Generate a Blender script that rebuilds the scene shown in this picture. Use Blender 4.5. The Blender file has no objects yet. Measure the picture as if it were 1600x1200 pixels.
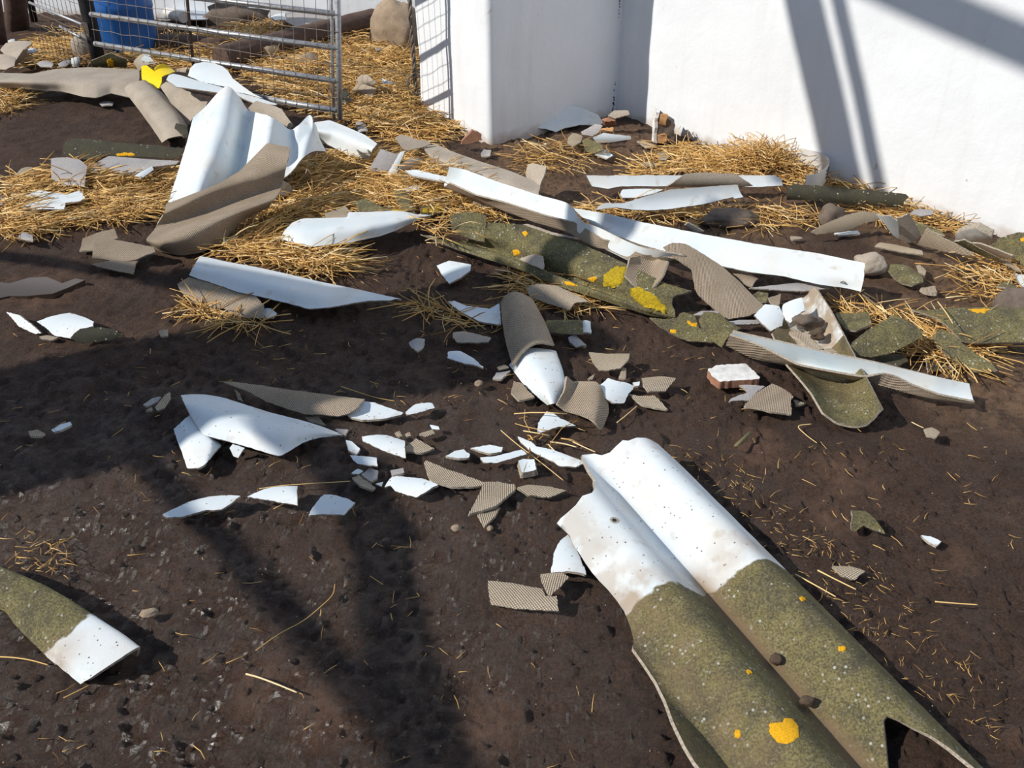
import bpy, bmesh, math, random
import numpy as np
from mathutils import Vector, Matrix, geometry, noise
from mathutils.bvhtree import BVHTree

random.seed(7); RNG = np.random.default_rng(7)
SC = bpy.context.scene; COL = SC.collection

# ------------------------------------------------------------------ camera, sky, sun, exposure
FPX, PITCH, CAMH = 1500.0, math.radians(32), 1.6
cam_d = bpy.data.cameras.new('camera'); cam = bpy.data.objects.new('camera', cam_d); COL.objects.link(cam)
cam.location = (0, 0, CAMH); cam.rotation_euler = (math.pi/2 - PITCH, 0, 0)
cam_d.sensor_width = 36; cam_d.lens = FPX/1600*36; cam_d.clip_start = 0.05
SC.camera = cam
world = bpy.data.worlds.new('sky'); SC.world = world; world.use_nodes = True
wn = world.node_tree.nodes; wl = world.node_tree.links
bg = wn['Background']; bg.inputs['Strength'].default_value = 0.44
tc = wn.new('ShaderNodeTexCoord'); sx = wn.new('ShaderNodeSeparateXYZ'); cr = wn.new('ShaderNodeValToRGB')
wl.new(tc.outputs['Generated'], sx.inputs[0]); wl.new(sx.outputs['Z'], cr.inputs[0]); wl.new(cr.outputs[0], bg.inputs[0])
cr.color_ramp.elements[0].color = (0.74, 0.86, 1.0, 1); cr.color_ramp.elements[1].color = (0.34, 0.56, 1.0, 1)
SUN_AZ = np.array([0.932, 0.361]); SUN_EL = math.radians(37)
SUN_D = Vector((SUN_AZ[0]*math.cos(SUN_EL), SUN_AZ[1]*math.cos(SUN_EL), -math.sin(SUN_EL))).normalized()
sun_d = bpy.data.lights.new('sun', 'SUN'); sun_d.energy = 4.05; sun_d.angle = math.radians(0.53); sun_d.color = (1.0, 0.955, 0.88)
sun = bpy.data.objects.new('sun', sun_d); COL.objects.link(sun)
sun.rotation_euler = SUN_D.to_track_quat('-Z', 'Y').to_euler(); sun.location = (-6, -2, 6)
SC.view_settings.view_transform = 'Standard'; SC.view_settings.look = 'None'
SC.view_settings.gamma = 1; SC.view_settings.use_curve_mapping = False; SC.view_settings.exposure = 0.0

# ------------------------------------------------------------------ measuring helpers
_f = np.array([0, math.cos(PITCH), -math.sin(PITCH)]); _u = np.array([0, math.sin(PITCH), math.cos(PITCH)])
C0 = np.array([0, 0, CAMH])
def ray(x, y): return _f + (x-800)/FPX*np.array([1., 0, 0]) + (600-y)/FPX*_u
def at(x, y, z=0.0):                       # photograph point -> the place at height z
    r = ray(x, y); return C0 + (z-CAMH)/r[2]*r
REG = dict(A=(0,0,4), B=(400,0,4), C=(800,0,4), D=(1200,0,4), E=(0,250,4), F=(400,250,4), G=(800,250,4), H=(1200,250,4),
           I=(200,550,4), J=(500,550,4), K=(800,550,4), L=(1000,450,8/3), M=(800,800,2), N=(0,800,8/3),
           Q=(220,120,4), R=(600,200,3.2), S=(1080,420,4), T=(0,0,20/3), U=(220,0,20/3), P=(0,0,1))
def pts(reg, s):                           # "x,y[,z] ..." measured in an enlarged region -> photograph coordinates
    x0, y0, k = REG[reg]; out = []
    for t in s.split():
        v = [float(c) for c in t.split(',')]
        out.append((x0+v[0]/k, y0+v[1]/k) + tuple(v[2:]))
    return out

def _hash(ix, iy, seed):
    h = (ix.astype(np.int64)*374761393 + iy.astype(np.int64)*668265263 + seed*974634777) & 0x7fffffff
    h = ((h ^ (h >> 13))*1274126177) & 0x7fffffff
    return ((h ^ (h >> 16)) & 0xffff)/65535.0
def vnoise(x, y, seed=0):
    ix, iy = np.floor(x), np.floor(y); fx, fy = x-ix, y-iy
    fx = fx*fx*(3-2*fx); fy = fy*fy*(3-2*fy)
    a, b = _hash(ix, iy, seed), _hash(ix+1, iy, seed); c, d = _hash(ix, iy+1, seed), _hash(ix+1, iy+1, seed)
    return (a*(1-fx)+b*fx)*(1-fy) + (c*(1-fx)+d*fx)*fy
def in_poly(px, py, poly):
    inside = np.zeros(px.shape, bool); n = len(poly)
    for i in range(n):
        x1, y1 = poly[i][:2]; x2, y2 = poly[(i+1) % n][:2]
        c = ((y1 > py) != (y2 > py)) & (px < (x2-x1)*(py-y1)/((y2-y1) or 1e-9)+x1)
        inside ^= c
    return inside

# ------------------------------------------------------------------ materials
def mat(name):
    m = bpy.data.materials.new(name); m.use_nodes = True
    nt = m.node_tree; return m, nt.nodes, nt.links, nt.nodes['Principled BSDF']
def N(nodes, t, **kw):
    n = nodes.new('ShaderNode'+t)
    for k, v in kw.items():
        if k in n.inputs: n.inputs[k].default_value = v
        else: setattr(n, k, v)
    return n
def ramp(nodes, links, src, stops):
    r = nodes.new('ShaderNodeValToRGB'); e = r.color_ramp.elements
    e[0].position, e[0].color = stops[0][0], stops[0][1]
    e[1].position, e[1].color = stops[-1][0], stops[-1][1]
    for p, c in stops[1:-1]:
        x = e.new(p); x.color = c
    links.new(src, r.inputs[0]); return r.outputs[0]
def rgb(a, b, c): return (a, b, c, 1)
def mixc(nodes, links, fac, a, b):
    m = nodes.new('ShaderNodeMix'); m.data_type = 'RGBA'
    for i, v in ((0, fac), (6, a), (7, b)):
        if hasattr(v, 'links'): links.new(v, m.inputs[i])
        else: m.inputs[i].default_value = v
    return m.outputs[2]
def mth(nodes, links, op, a, b=0.0):
    m = nodes.new('ShaderNodeMath'); m.operation = op
    for i, v in ((0, a), (1, b)):
        if hasattr(v, 'links'): links.new(v, m.inputs[i])
        else: m.inputs[i].default_value = v
    return m.outputs[0]
def bump(nodes, links, h, bsdf, strength=0.5, dist=0.002):
    b = nodes.new('ShaderNodeBump'); b.inputs['Strength'].default_value = strength; b.inputs['Distance'].default_value = dist
    links.new(h, b.inputs['Height']); links.new(b.outputs[0], bsdf.inputs['Normal'])
BW = [(0, rgb(0,0,0)), (1, rgb(1,1,1))]

def col_white(n, l, co, specks=True):
    big = N(n, 'TexNoise', Scale=7.0, Detail=4.0); l.new(co, big.inputs['Vector'])
    c = ramp(n, l, big.outputs[0], [(0.3, rgb(0.64,0.71,0.735)), (0.55, rgb(0.73,0.765,0.77)), (0.75, rgb(0.71,0.70,0.655))])
    st = N(n, 'TexNoise', Scale=22.0, Detail=6.0); l.new(co, st.inputs['Vector'])
    sm = ramp(n, l, st.outputs[0], [(0.60, rgb(0,0,0)), (0.78, rgb(.55,.55,.55))])
    c = mixc(n, l, sm, c, rgb(0.45,0.36,0.25))
    if not specks: return c, st.outputs[0]
    vo = N(n, 'TexVoronoi', Scale=55.0, Randomness=1.0); l.new(co, vo.inputs['Vector'])
    wv = N(n, 'TexNoise', Scale=300.0, Detail=2.0); l.new(co, wv.inputs['Vector'])
    sp = ramp(n, l, mth(n, l, 'ADD', vo.outputs['Distance'], mth(n, l, 'MULTIPLY', wv.outputs[0], .22)), [(0.20, rgb(.85,.85,.85)), (0.26, rgb(0,0,0))])
    nz = N(n, 'TexNoise', Scale=19.0, Detail=2.0); l.new(co, nz.inputs['Vector'])
    nm = ramp(n, l, nz.outputs[0], [(0.42, rgb(0,0,0)), (0.48, rgb(1,1,1))])
    f = mth(n, l, 'MULTIPLY', sp, nm)
    return mixc(n, l, f, c, rgb(0.06,0.05,0.045)), st.outputs[0]
def col_moss(n, l, co, dark=1.0):
    a = N(n, 'TexNoise', Scale=14.0, Detail=6.0, Roughness=0.7); l.new(co, a.inputs['Vector'])
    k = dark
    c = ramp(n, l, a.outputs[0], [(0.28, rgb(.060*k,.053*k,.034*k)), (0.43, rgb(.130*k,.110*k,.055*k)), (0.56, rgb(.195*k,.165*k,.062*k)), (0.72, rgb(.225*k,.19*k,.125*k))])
    s = N(n, 'TexNoise', Scale=190.0, Detail=5.0, Roughness=0.75); l.new(co, s.inputs['Vector'])
    dk = ramp(n, l, s.outputs[0], [(0.40, rgb(.8,.8,.8)), (0.52, rgb(0,0,0))])
    c = mixc(n, l, ramp(n, l, s.outputs[0], [(0.54, rgb(0,0,0)), (0.68, rgb(.6,.6,.6))]), c, rgb(.34*k,.31*k,.22*k))
    c = mixc(n, l, dk, c, rgb(.05,.048,.035))
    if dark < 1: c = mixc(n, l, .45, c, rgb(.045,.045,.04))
    v = N(n, 'TexVoronoi', Scale=62.0); l.new(co, v.inputs['Vector'])
    sp = ramp(n, l, v.outputs['Distance'], [(0.13, rgb(.9,.9,.9)), (0.24, rgb(0,0,0))])
    b = N(n, 'TexNoise', Scale=24.0, Detail=2.0); l.new(co, b.inputs['Vector'])
    bm_ = ramp(n, l, b.outputs[0], [(0.48, rgb(0,0,0)), (0.58, rgb(1,1,1))])
    f = mth(n, l, 'MULTIPLY', sp, bm_)
    c = mixc(n, l, f, c, rgb(.48,.48,.42))
    return c, s.outputs[0]
def col_grey(n, l, co, uv, pitch, base, lite):
    a = N(n, 'TexNoise', Scale=9.0, Detail=5.0); l.new(co, a.inputs['Vector'])
    c = ramp(n, l, a.outputs[0], [(0.3, base), (0.7, lite)])
    s = N(n, 'TexNoise', Scale=260.0, Detail=3.0); l.new(co, s.inputs['Vector'])
    c = mixc(n, l, ramp(n, l, s.outputs[0], [(0.35, rgb(.45,.45,.45)), (0.55, rgb(0,0,0))]), c, rgb(base[0]*.55, base[1]*.53, base[2]*.5))
    if not pitch: return c, s.outputs[0]
    sep = N(n, 'SeparateXYZ'); l.new(uv, sep.inputs[0])
    k = 2*math.pi/pitch
    p1 = mth(n, l, 'SINE', mth(n, l, 'MULTIPLY', sep.outputs['X'], k)); p2 = mth(n, l, 'SINE', mth(n, l, 'MULTIPLY', sep.outputs['Y'], k*1.35))
    w = mth(n, l, 'MULTIPLY', p1, p2)
    pit = ramp(n, l, w, [(0.2, rgb(0,0,0)), (0.8, rgb(.55,.55,.55))])
    c = mixc(n, l, pit, c, rgb(base[0]*.5, base[1]*.48, base[2]*.45))
    h = mth(n, l, 'SUBTRACT', mth(n, l, 'MULTIPLY', s.outputs[0], .6), w)
    return c, h
def sheet_mat(name, kind):
    m, n, l, b = mat(name)
    t = N(n, 'TexCoord'); co = t.outputs['Object']; uv = t.outputs['UV']
    b.inputs['Roughness'].default_value = 0.85; b.inputs['Specular IOR Level'].default_value = 0.25
    if kind in 'WC':
        c, h = col_white(n, l, co, kind == 'W'); bump(n, l, h, b, 0.25, 0.002); b.inputs['Roughness'].default_value = 0.55
    elif kind in 'GSLV':
        base, lite = {'G': (rgb(.42,.325,.23), rgb(.56,.445,.33)), 'S': (rgb(.40,.335,.265), rgb(.52,.445,.36)), 'L': (rgb(.53,.425,.30), rgb(.66,.545,.41)),
                      'V': (rgb(.36,.34,.34), rgb(.48,.45,.42))}[kind]
        c, h = col_grey(n, l, co, uv, 0.0085 if kind in 'GL' else 0, base, lite); bump(n, l, h, b, 0.8, 0.003)
    elif kind in 'MK':
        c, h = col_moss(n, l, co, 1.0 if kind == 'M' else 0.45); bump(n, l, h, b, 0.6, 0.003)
    elif kind == 'T':
        cw, h1 = col_white(n, l, co); cm, h2 = col_moss(n, l, co)
        at_ = N(n, 'Attribute'); at_.attribute_name = 'moss'
        nz = N(n, 'TexNoise', Scale=28.0, Detail=5.0); l.new(co, nz.inputs['Vector'])
        e = mth(n, l, 'ADD', at_.outputs['Fac'], mth(n, l, 'MULTIPLY', mth(n, l, 'SUBTRACT', nz.outputs[0], .5), .045))
        f = ramp(n, l, mth(n, l, 'MULTIPLY_ADD', e, 60.0), [(0.3, rgb(0,0,0)), (0.7, rgb(1,1,1))])
        # dirt gathered just above the overlap line and in the valley
        dz = ramp(n, l, mth(n, l, 'MULTIPLY_ADD', e, 5.0), [(-0.0, rgb(0,0,0)), (1.0, rgb(1,1,1))])
        dn = N(n, 'TexNoise', Scale=18.0, Detail=6.0); l.new(co, dn.inputs['Vector'])
        dr = N(n, 'Attribute'); dr.attribute_name = 'dirt'
        df = mth(n, l, 'MULTIPLY', dr.outputs['Fac'], ramp(n, l, dn.outputs[0], [(0.30, rgb(0,0,0)), (0.54, rgb(1,1,1))]))
        cw = mixc(n, l, df, cw, rgb(.36,.25,.15))
        cm = mixc(n, l, mth(n, l, 'MULTIPLY', df, .8), cm, rgb(.20,.135,.075))
        c = mixc(n, l, f, cw, cm); bump(n, l, h2, b, 0.45, 0.0025)
    elif kind == 'E':
        s = N(n, 'TexNoise', Scale=180.0, Detail=4.0); l.new(co, s.inputs['Vector'])
        c = ramp(n, l, s.outputs[0], [(0.3, rgb(.26,.21,.155)), (0.7, rgb(.52,.45,.36))]); bump(n, l, s.outputs[0], b, 0.7, 0.003)
    l.new(c, b.inputs['Base Color']); return m
MAT = {k: sheet_mat(nm, k) for k, nm in dict(W='white_painted_cement', C='clean_white_cement', G='woven_grey_cement', S='smooth_grey_cement', L='tan_woven_cement', V='pale_grey_cement',
       M='mossy_cement', K='dark_mossy_cement', T='half_weathered_cement', E='broken_cement_edge').items()}
def plain(name, c, rough=0.7, metal=0.0, var=0.25, scale=30.0, bmp=0.3, dist=0.002, spec=0.4):
    m, n, l, b = mat(name); t = N(n, 'TexCoord')
    a = N(n, 'TexNoise', Scale=scale, Detail=6.0, Roughness=.65); l.new(t.outputs['Object'], a.inputs['Vector'])
    lo = tuple(x*(1-var) for x in c); hi = tuple(min(1, x*(1+var)) for x in c)
    l.new(ramp(n, l, a.outputs[0], [(0.3, rgb(*lo)), (0.7, rgb(*hi))]), b.inputs['Base Color'])
    b.inputs['Roughness'].default_value = rough; b.inputs['Metallic'].default_value = metal; b.inputs['Specular IOR Level'].default_value = spec
    if bmp: bump(n, l, a.outputs[0], b, bmp, dist)
    return m
MX = dict(brick=plain('fired_brick', (.36,.18,.11), .9), tanbrick=plain('pale_brick', (.55,.30,.13), .9), plaster=plain('old_plaster', (.74,.72,.68), .9),
          stone=plain('brown_stone', (.15,.115,.09), .9, scale=40), tanstone=plain('tan_stone', (.34,.255,.175), .9, scale=14, bmp=.6, dist=.01),
          wood=plain('dark_wood', (.115,.072,.055), .9, scale=25, bmp=.7, dist=.01), black=plain('black_post_paint', (.012,.012,.014), .6),
          galv=plain('galvanised_steel', (.40,.40,.41), .5, .55, .35, 40, .2), wire=plain('rusty_wire', (.24,.20,.165), .7, .3),
          blue=plain('blue_plastic', (.022,.13,.42), .4, 0, .15, 6, .05), yellow=plain('yellow_plastic', (.90,.66,.005), .4, 0, .08, 8, .05),
          yellich=plain('yellow_lichen', (.46,.32,.012), .95, 0, .45, 160, .9, .004), orlich=plain('orange_lichen', (.78,.40,.010), .95, 0, .25, 220, .9, .003),
          sand=plain('cut_end', (.45,.33,.2), .9), clod=plain('dry_mud', (.10,.068,.045), .95, 0, .3, 60, .8, .006), olive=plain('olive_stick', (.17,.14,.07), .9),
          ribbon=plain('pale_plastic', (.70,.68,.64), .5, 0, .06, 20, 0), sheetmetal=plain('blue_grey_sheet', (.42,.47,.54), .6, 0, .12, 8, .1), beam=plain('shade_caster_wood', (.20,.15,.10), .9))  # last entry: wood of the unseen beams added for shade
def straw_mat():
    m, n, l, b = mat('golden_straw'); a = N(n, 'Attribute'); a.attribute_name = 'tint'
    l.new(ramp(n, l, a.outputs['Fac'], [(0, rgb(.19,.095,.033)), (.3, rgb(.54,.30,.09)), (.7, rgb(.84,.53,.18)), (1, rgb(.95,.75,.43))]), b.inputs['Base Color'])
    b.inputs['Roughness'].default_value = .6; b.inputs['Specular IOR Level'].default_value = .3
    return m
MX['straw'] = straw_mat()

# ------------------------------------------------------------------ object helpers
LABELS = []
def tag(o, label=None, cat=None, group=None, kind=None):
    if label: o['label'] = label; LABELS.append(label)
    if cat: o['category'] = cat
    if group: o['group'] = group
    if kind: o['kind'] = kind
    return o
def mesh_obj(name, verts, faces, mats, midx=None, parent=None, smooth=True, uvs=None, attrs=None, origin=None):
    V = np.asarray(verts, float)
    if parent is not None: org = np.array(parent['_org']) if '_org' in parent else np.zeros(3)
    elif origin is not None: org = np.array(origin, float)
    else:
        org = V.mean(0); org[2] = V[:, 2].min()
    me = bpy.data.meshes.new(name); me.from_pydata((V-org).tolist(), [], faces)
    for m in (mats if isinstance(mats, (list, tuple)) else [mats]): me.materials.append(m)
    if midx is not None: me.polygons.foreach_set('material_index', np.asarray(midx, np.int32))
    if smooth: me.polygons.foreach_set('use_smooth', np.ones(len(me.polygons), bool))
    if uvs is not None:
        ul = me.uv_layers.new(name='UVMap'); vi = np.zeros(len(me.loops), np.int32); me.loops.foreach_get('vertex_index', vi)
        ul.data.foreach_set('uv', np.asarray(uvs, np.float32)[vi].ravel())
    for k, a in (attrs or {}).items():
        at_ = me.attributes.new(k, 'FLOAT', 'POINT'); at_.data.foreach_set('value', np.asarray(a, np.float32))
    me.update()
    o = bpy.data.objects.new(name, me); COL.objects.link(o)
    if parent is not None: o.parent = parent
    else: o.location = org
    ORG[o.name] = org
    return o
ORG = {}
def empty(name, loc):
    o = bpy.data.objects.new(name, None); COL.objects.link(o); o.location = loc; ORG[o.name] = np.array(loc, float); o.empty_display_size = .05; return o
def child_mesh(name, verts, faces, mats, parent, **kw):
    org = ORG[parent.name]
    pp = parent
    while pp.parent is not None: pp = pp.parent
    o = mesh_obj(name, verts, faces, mats, origin=ORG[pp.name], **kw); o.parent = parent; o.location = (0, 0, 0); ORG[o.name] = ORG[pp.name]
    return o

def thicken(V, T, nrm, t, bot_shift=None):
    """V top verts, T triangles/quads (counter-clockwise seen from the normal side): closed slab with separate rim vertices so that the broken edge stays crisp."""
    n = len(V); B = V - nrm*t
    cnt = {}
    for f in T:
        for i in range(len(f)):
            a, b = f[i], f[(i+1) % len(f)]; cnt[(a, b)] = 1
    rim = [(a, b) for (a, b) in cnt if (b, a) not in cnt]
    verts = [V, B]; faces = [tuple(f) for f in T] + [tuple(i+n for i in reversed(f)) for f in T]; mi = [0]*len(T)+[1]*len(T)
    rv = {}; ex = []; src = []
    def g(i, k):
        if (i, k) not in rv:
            rv[(i, k)] = 2*n+len(ex); ex.append(V[i] if k == 0 else B[i]); src.append(i)
        return rv[(i, k)]
    for a, b in rim:
        faces.append((g(b, 0), g(a, 0), g(a, 1), g(b, 1))); mi.append(2)
    allv = np.vstack([V, B, np.array(ex)]) if ex else np.vstack([V, B])
    return allv, faces, mi, np.concatenate([np.arange(n), np.arange(n), np.array(src, int)])
UNDER = dict(W='G', C='G', G='V', S='G', L='V', V='G', M='G', K='G', T='G')

def frame(p0, nz, xdir):
    z = nz/np.linalg.norm(nz); x = xdir - z*(xdir@z); x /= np.linalg.norm(x); return p0, x, np.cross(z, x), z

def shard(reg, label, m, poly, h=None, bend=None, name='sheet_shard', cat='shard', group=None, thick=0.0065, under=None, wave=None, moss=None, dirt=None, axis=None, jit=1.0, top_mat=None, edge_mat=None):
    """A broken piece of sheet lying in place: outline as measured, real thickness, curved about its long axis."""
    P = pts(reg, poly); m = 'C' if m == 'W' and np.mean([p[1] for p in P]) < 470 else m; rs = random.Random(len(LABELS)*13+5)
    if h is None: h = 0.016
    if isinstance(h, str):
        q = [at(*p) for p in pts(reg, h)]; p0 = q[0]; nz = np.cross(q[1]-q[0], q[2]-q[0]); nz *= np.sign(nz[2])
    else:
        c = at(*np.mean([p[:2] for p in P], 0), h); p0 = c; nz = np.array([rs.uniform(-.09,.05), rs.uniform(-.10,.06), 1.0])
        if wave or bend == 0: nz = np.array([0.02, -0.03, 1.0])
    nz = nz/np.linalg.norm(nz)
    if nz@(C0-p0) < 0: nz = -nz                                     # an overhanging piece: its near side is the one seen
    def hit(x, y, off=0.0):
        r = ray(x, y); return C0 + r*(((p0+nz*off-C0)@nz)/(r@nz))
    W0 = np.array([hit(p[0], p[1]) for p in P]); cen = W0.mean(0)
    if axis is not None:
        a = pts(reg, axis); xd = hit(*a[1][:2]) - hit(*a[0][:2]); cen = hit(*a[0][:2]) if wave else (hit(*a[0][:2])+hit(*a[1][:2]))/2
    else:
        w = W0-cen; ev, evec = np.linalg.eigh(w.T@w); xd = evec[:, -1]
    _, X, Y, Z = frame(cen, nz, xd)
    vv = (W0-cen)@Y; hw = max(abs(vv.min()), abs(vv.max()))*1.15 + 1e-4
    if wave:
        amp, lam = wave
        prof = lambda v: amp*((.5*(1-np.cos(2*np.pi*v/lam))+.006)**.86-.0123); dprof = lambda v: (prof(v+5e-4)-prof(v-5e-4))/1e-3
    else:
        amp = min(max(.28*hw, .004), .016)*rs.choice((1, 1, 1, -.6)) if bend is None else bend
        prof = lambda v: amp*np.cos(np.clip(v/hw, -1, 1)*np.pi/2); dprof = lambda v: np.where(abs(v) < hw, -amp*np.pi/2/hw*np.sin(np.clip(v/hw, -1, 1)*np.pi/2), 0)
    uv = []
    for p in P:
        if len(p) == 4: uv.append((p[2], p[3])); continue          # given straight in the piece's own frame (hidden side)
        r = ray(p[0], p[1]); s0 = ((p0-C0)@nz)/(r@nz); L = np.linalg.norm(r)
        s = s0 + np.arange(-.16, .05, .001)/L
        X3 = C0 + s[:, None]*r; ht = (X3-cen)@Z; v = (X3-cen)@Y; dlt = ht-prof(v)
        k = np.argmax(dlt < 0) if (dlt < 0).any() else int(np.argmin(abs(dlt)))
        if wave is None or (dlt < 0).any(): pass
        q = X3[k]; uv.append(((q-cen)@X, (q-cen)@Y))
    uv = np.array(uv)
    if ((uv[:, 0]*np.roll(uv[:, 1], -1)-np.roll(uv[:, 0], -1)*uv[:, 1]).sum()) < 0: uv = uv[::-1]
    size = np.ptp(uv, axis=0).max(); step = max(.006, size/45)
    out = []
    for i in range(len(uv)):
        a, b = uv[i], uv[(i+1) % len(uv)]; d = b-a; L = np.linalg.norm(d); n = max(1, int(L/step)); nn = np.array([d[1], -d[0]])/(L+1e-9)
        for k in range(n):
            t = k/n; j = 0 if k == 0 else (noise.noise(Vector(((a+d*t)*[90, 90]).tolist()+[len(LABELS)*.7]))*.0022+rs.uniform(-1, 1)*.0007)*jit*min(1, size/.08)
            out.append(a+d*t+nn*j)
    out = np.array(out); nb = len(out)
    gs = max(.007, size/26) if (amp != 0) else size/6
    if wave: gs = .009
    gx, gy = np.meshgrid(np.arange(uv[:, 0].min(), uv[:, 0].max(), gs), np.arange(uv[:, 1].min(), uv[:, 1].max(), gs)); gx = gx.ravel(); gy = gy.ravel()
    ins = in_poly(gx, gy, out.tolist()); gp = np.stack([gx[ins], gy[ins]], 1)
    if len(gp): gp = gp[np.min(np.linalg.norm(gp[:, None]-out[None], axis=2), 1) > gs*.45]
    allp = [Vector(p) for p in np.vstack([out, gp])] if len(gp) else [Vector(p) for p in out]
    vs, es, fs, *_ = geometry.delaunay_2d_cdt(allp, [(i, (i+1) % nb) for i in range(nb)], [], 1, 1e-6)
    U = np.array([tuple(v) for v in vs])
    T = []
    for f in fs:
        a, b, c = (U[i] for i in f[:3])
        T.append(tuple(f) if (b[0]-a[0])*(c[1]-a[1])-(c[0]-a[0])*(b[1]-a[1]) > 0 else tuple(reversed(f)))
    hh = prof(U[:, 1]); V = cen + U[:, :1]*X + U[:, 1:2]*Y + hh[:, None]*Z
    nr = Z - dprof(U[:, 1])[:, None]*Y; nr /= np.linalg.norm(nr, axis=1)[:, None]
    if thick > .012:
        pass
    allv, faces, mi, src = thicken(V, T, nr, thick)
    at_ = {}
    if moss is not None: at_['moss'] = np.array([moss(u, v) for u, v in U])[src]
    if dirt is not None: at_['dirt'] = np.array([dirt(u, v) for u, v in U])[src]
    tm = top_mat or MAT[m]; um = under if under is not None and not isinstance(under, str) else MAT[under or UNDER.get(m, 'G')]
    o = mesh_obj(name, allv, faces, [tm, um, edge_mat or MAT['E']], mi, uvs=U[src], attrs=at_, smooth=True)
    tag(o, label, cat, group); o['_fr'] = 0; del o['_fr']
    LAST['uv'] = uv; return o
LAST = {}

def catmull(Pk, t):
    """Pk (k,...,3) control rows, t in [0,k-1] -> interpolated rows"""
    k = len(Pk); out = []
    for x in t:
        i = min(int(x), k-2); f = x-i
        p1, p2 = Pk[i], Pk[i+1]; p0 = Pk[i-1] if i > 0 else 2*p1-p2; p3 = Pk[i+2] if i+2 < k else 2*p2-p1
        out.append(.5*((2*p1)+(-p0+p2)*f+(2*p0-5*p1+4*p2-p3)*f*f+(-p0+3*p1-3*p2+p3)*f**3))
    return np.array(out)
def resample(P, n):
    d = np.linalg.norm(np.diff(P, axis=0), axis=1); s = np.concatenate([[0], np.cumsum(d)]); s /= s[-1]
    return np.stack([np.interp(np.linspace(0, 1, n), s, P[:, k]) for k in range(3)], 1)
def loft(reg, label, m, rails, name='sheet_fragment', cat='sheet piece', group=None, thick=0.0065, under=None, flip=False, n=None, sub=7, moss=None, dirt=None, rough=1.0, top_mat=None):
    """A piece of corrugated sheet from lines measured along its ridges and valleys, each at its height."""
    R = [np.array([at(*p) for p in pts(reg, r)]) for r in rails]
    if m == 'W' and pts(reg, rails[0])[0][1] < 520: m = 'C'
    L = max(np.linalg.norm(np.diff(r, axis=0), axis=1).sum() for r in R)
    n = n or int(min(90, max(16, L/.012)))
    K = np.array([resample(r, n) for r in R])                       # rails x n x 3
    nv = (len(R)-1)*sub+1
    Gd = catmull(K, np.linspace(0, len(R)-1, nv))                   # nv x n x 3
    if n > 6:
        for _ in range(1): Gd[:, 1:-1] = .25*Gd[:, :-2]+.5*Gd[:, 1:-1]+.25*Gd[:, 2:]
    # broken ends: small irregular bites along the border
    sd = len(LABELS)*3.1
    for j in range(nv):
        a = noise.noise(Vector((j*.9, sd, 0)))*.006*rough; Gd[j, 0] += (Gd[j, 1]-Gd[j, 0])/(np.linalg.norm(Gd[j, 1]-Gd[j, 0])+1e-9)*abs(a)
        a = noise.noise(Vector((j*.9, sd, 9)))*.006*rough; Gd[j, -1] += (Gd[j, -2]-Gd[j, -1])/(np.linalg.norm(Gd[j, -2]-Gd[j, -1])+1e-9)*abs(a)
    for i in range(n):
        for e, e2 in ((0, 1), (-1, -2)):
            a = noise.noise(Vector((i*.8, sd, 20+e)))*.003*rough; d = Gd[e2, i]-Gd[e, i]; Gd[e, i] += d/(np.linalg.norm(d)+1e-9)*abs(a)
    du = np.gradient(Gd, axis=1); dv = np.gradient(Gd, axis=0); nr = np.cross(du, dv); nr /= np.linalg.norm(nr, axis=2)[..., None]+1e-12
    sgn = 1.0 if nr[..., 2].mean() > 0 else -1.0
    if flip: sgn = -sgn
    nr = nr*sgn
    V = Gd.reshape(-1, 3); idx = np.arange(nv*n).reshape(nv, n); T = []
    for j in range(nv-1):
        for i in range(n-1):
            q = (idx[j, i], idx[j, i+1], idx[j+1, i+1], idx[j+1, i]); T.append(tuple(int(x) for x in (q if sgn > 0 else q[::-1])))
    su = np.concatenate([np.zeros((nv, 1)), np.cumsum(np.linalg.norm(np.diff(Gd, axis=1), axis=2), 1)], 1); su = np.broadcast_to(su.mean(0), (nv, n))
    sv = np.concatenate([np.zeros((1, n)), np.cumsum(np.linalg.norm(np.diff(Gd, axis=0), axis=2), 0)], 0); sv = np.broadcast_to(sv.mean(1)[:, None], (nv, n))
    U = np.stack([su.ravel(), sv.ravel()], 1)*.74
    allv, faces, mi, src = thicken(V, T, nr.reshape(-1, 3), thick)
    fr = np.stack([np.broadcast_to(np.linspace(0, 1, n), (nv, n)).ravel(), np.broadcast_to(np.linspace(0, 1, nv)[:, None], (nv, n)).ravel()], 1)
    at_ = {}
    if moss is not None: at_['moss'] = np.array([moss(a, b) for a, b in fr])[src]
    if dirt is not None: at_['dirt'] = np.array([dirt(a, b) for a, b in fr])[src]
    um = under if under is not None and not isinstance(under, str) else MAT[under or UNDER.get(m, 'G')]
    o = mesh_obj(name, allv, faces, [top_mat or MAT[m], um, MAT['E']], mi, uvs=U[src], attrs=at_)
    tag(o, label, cat, group); return o

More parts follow.
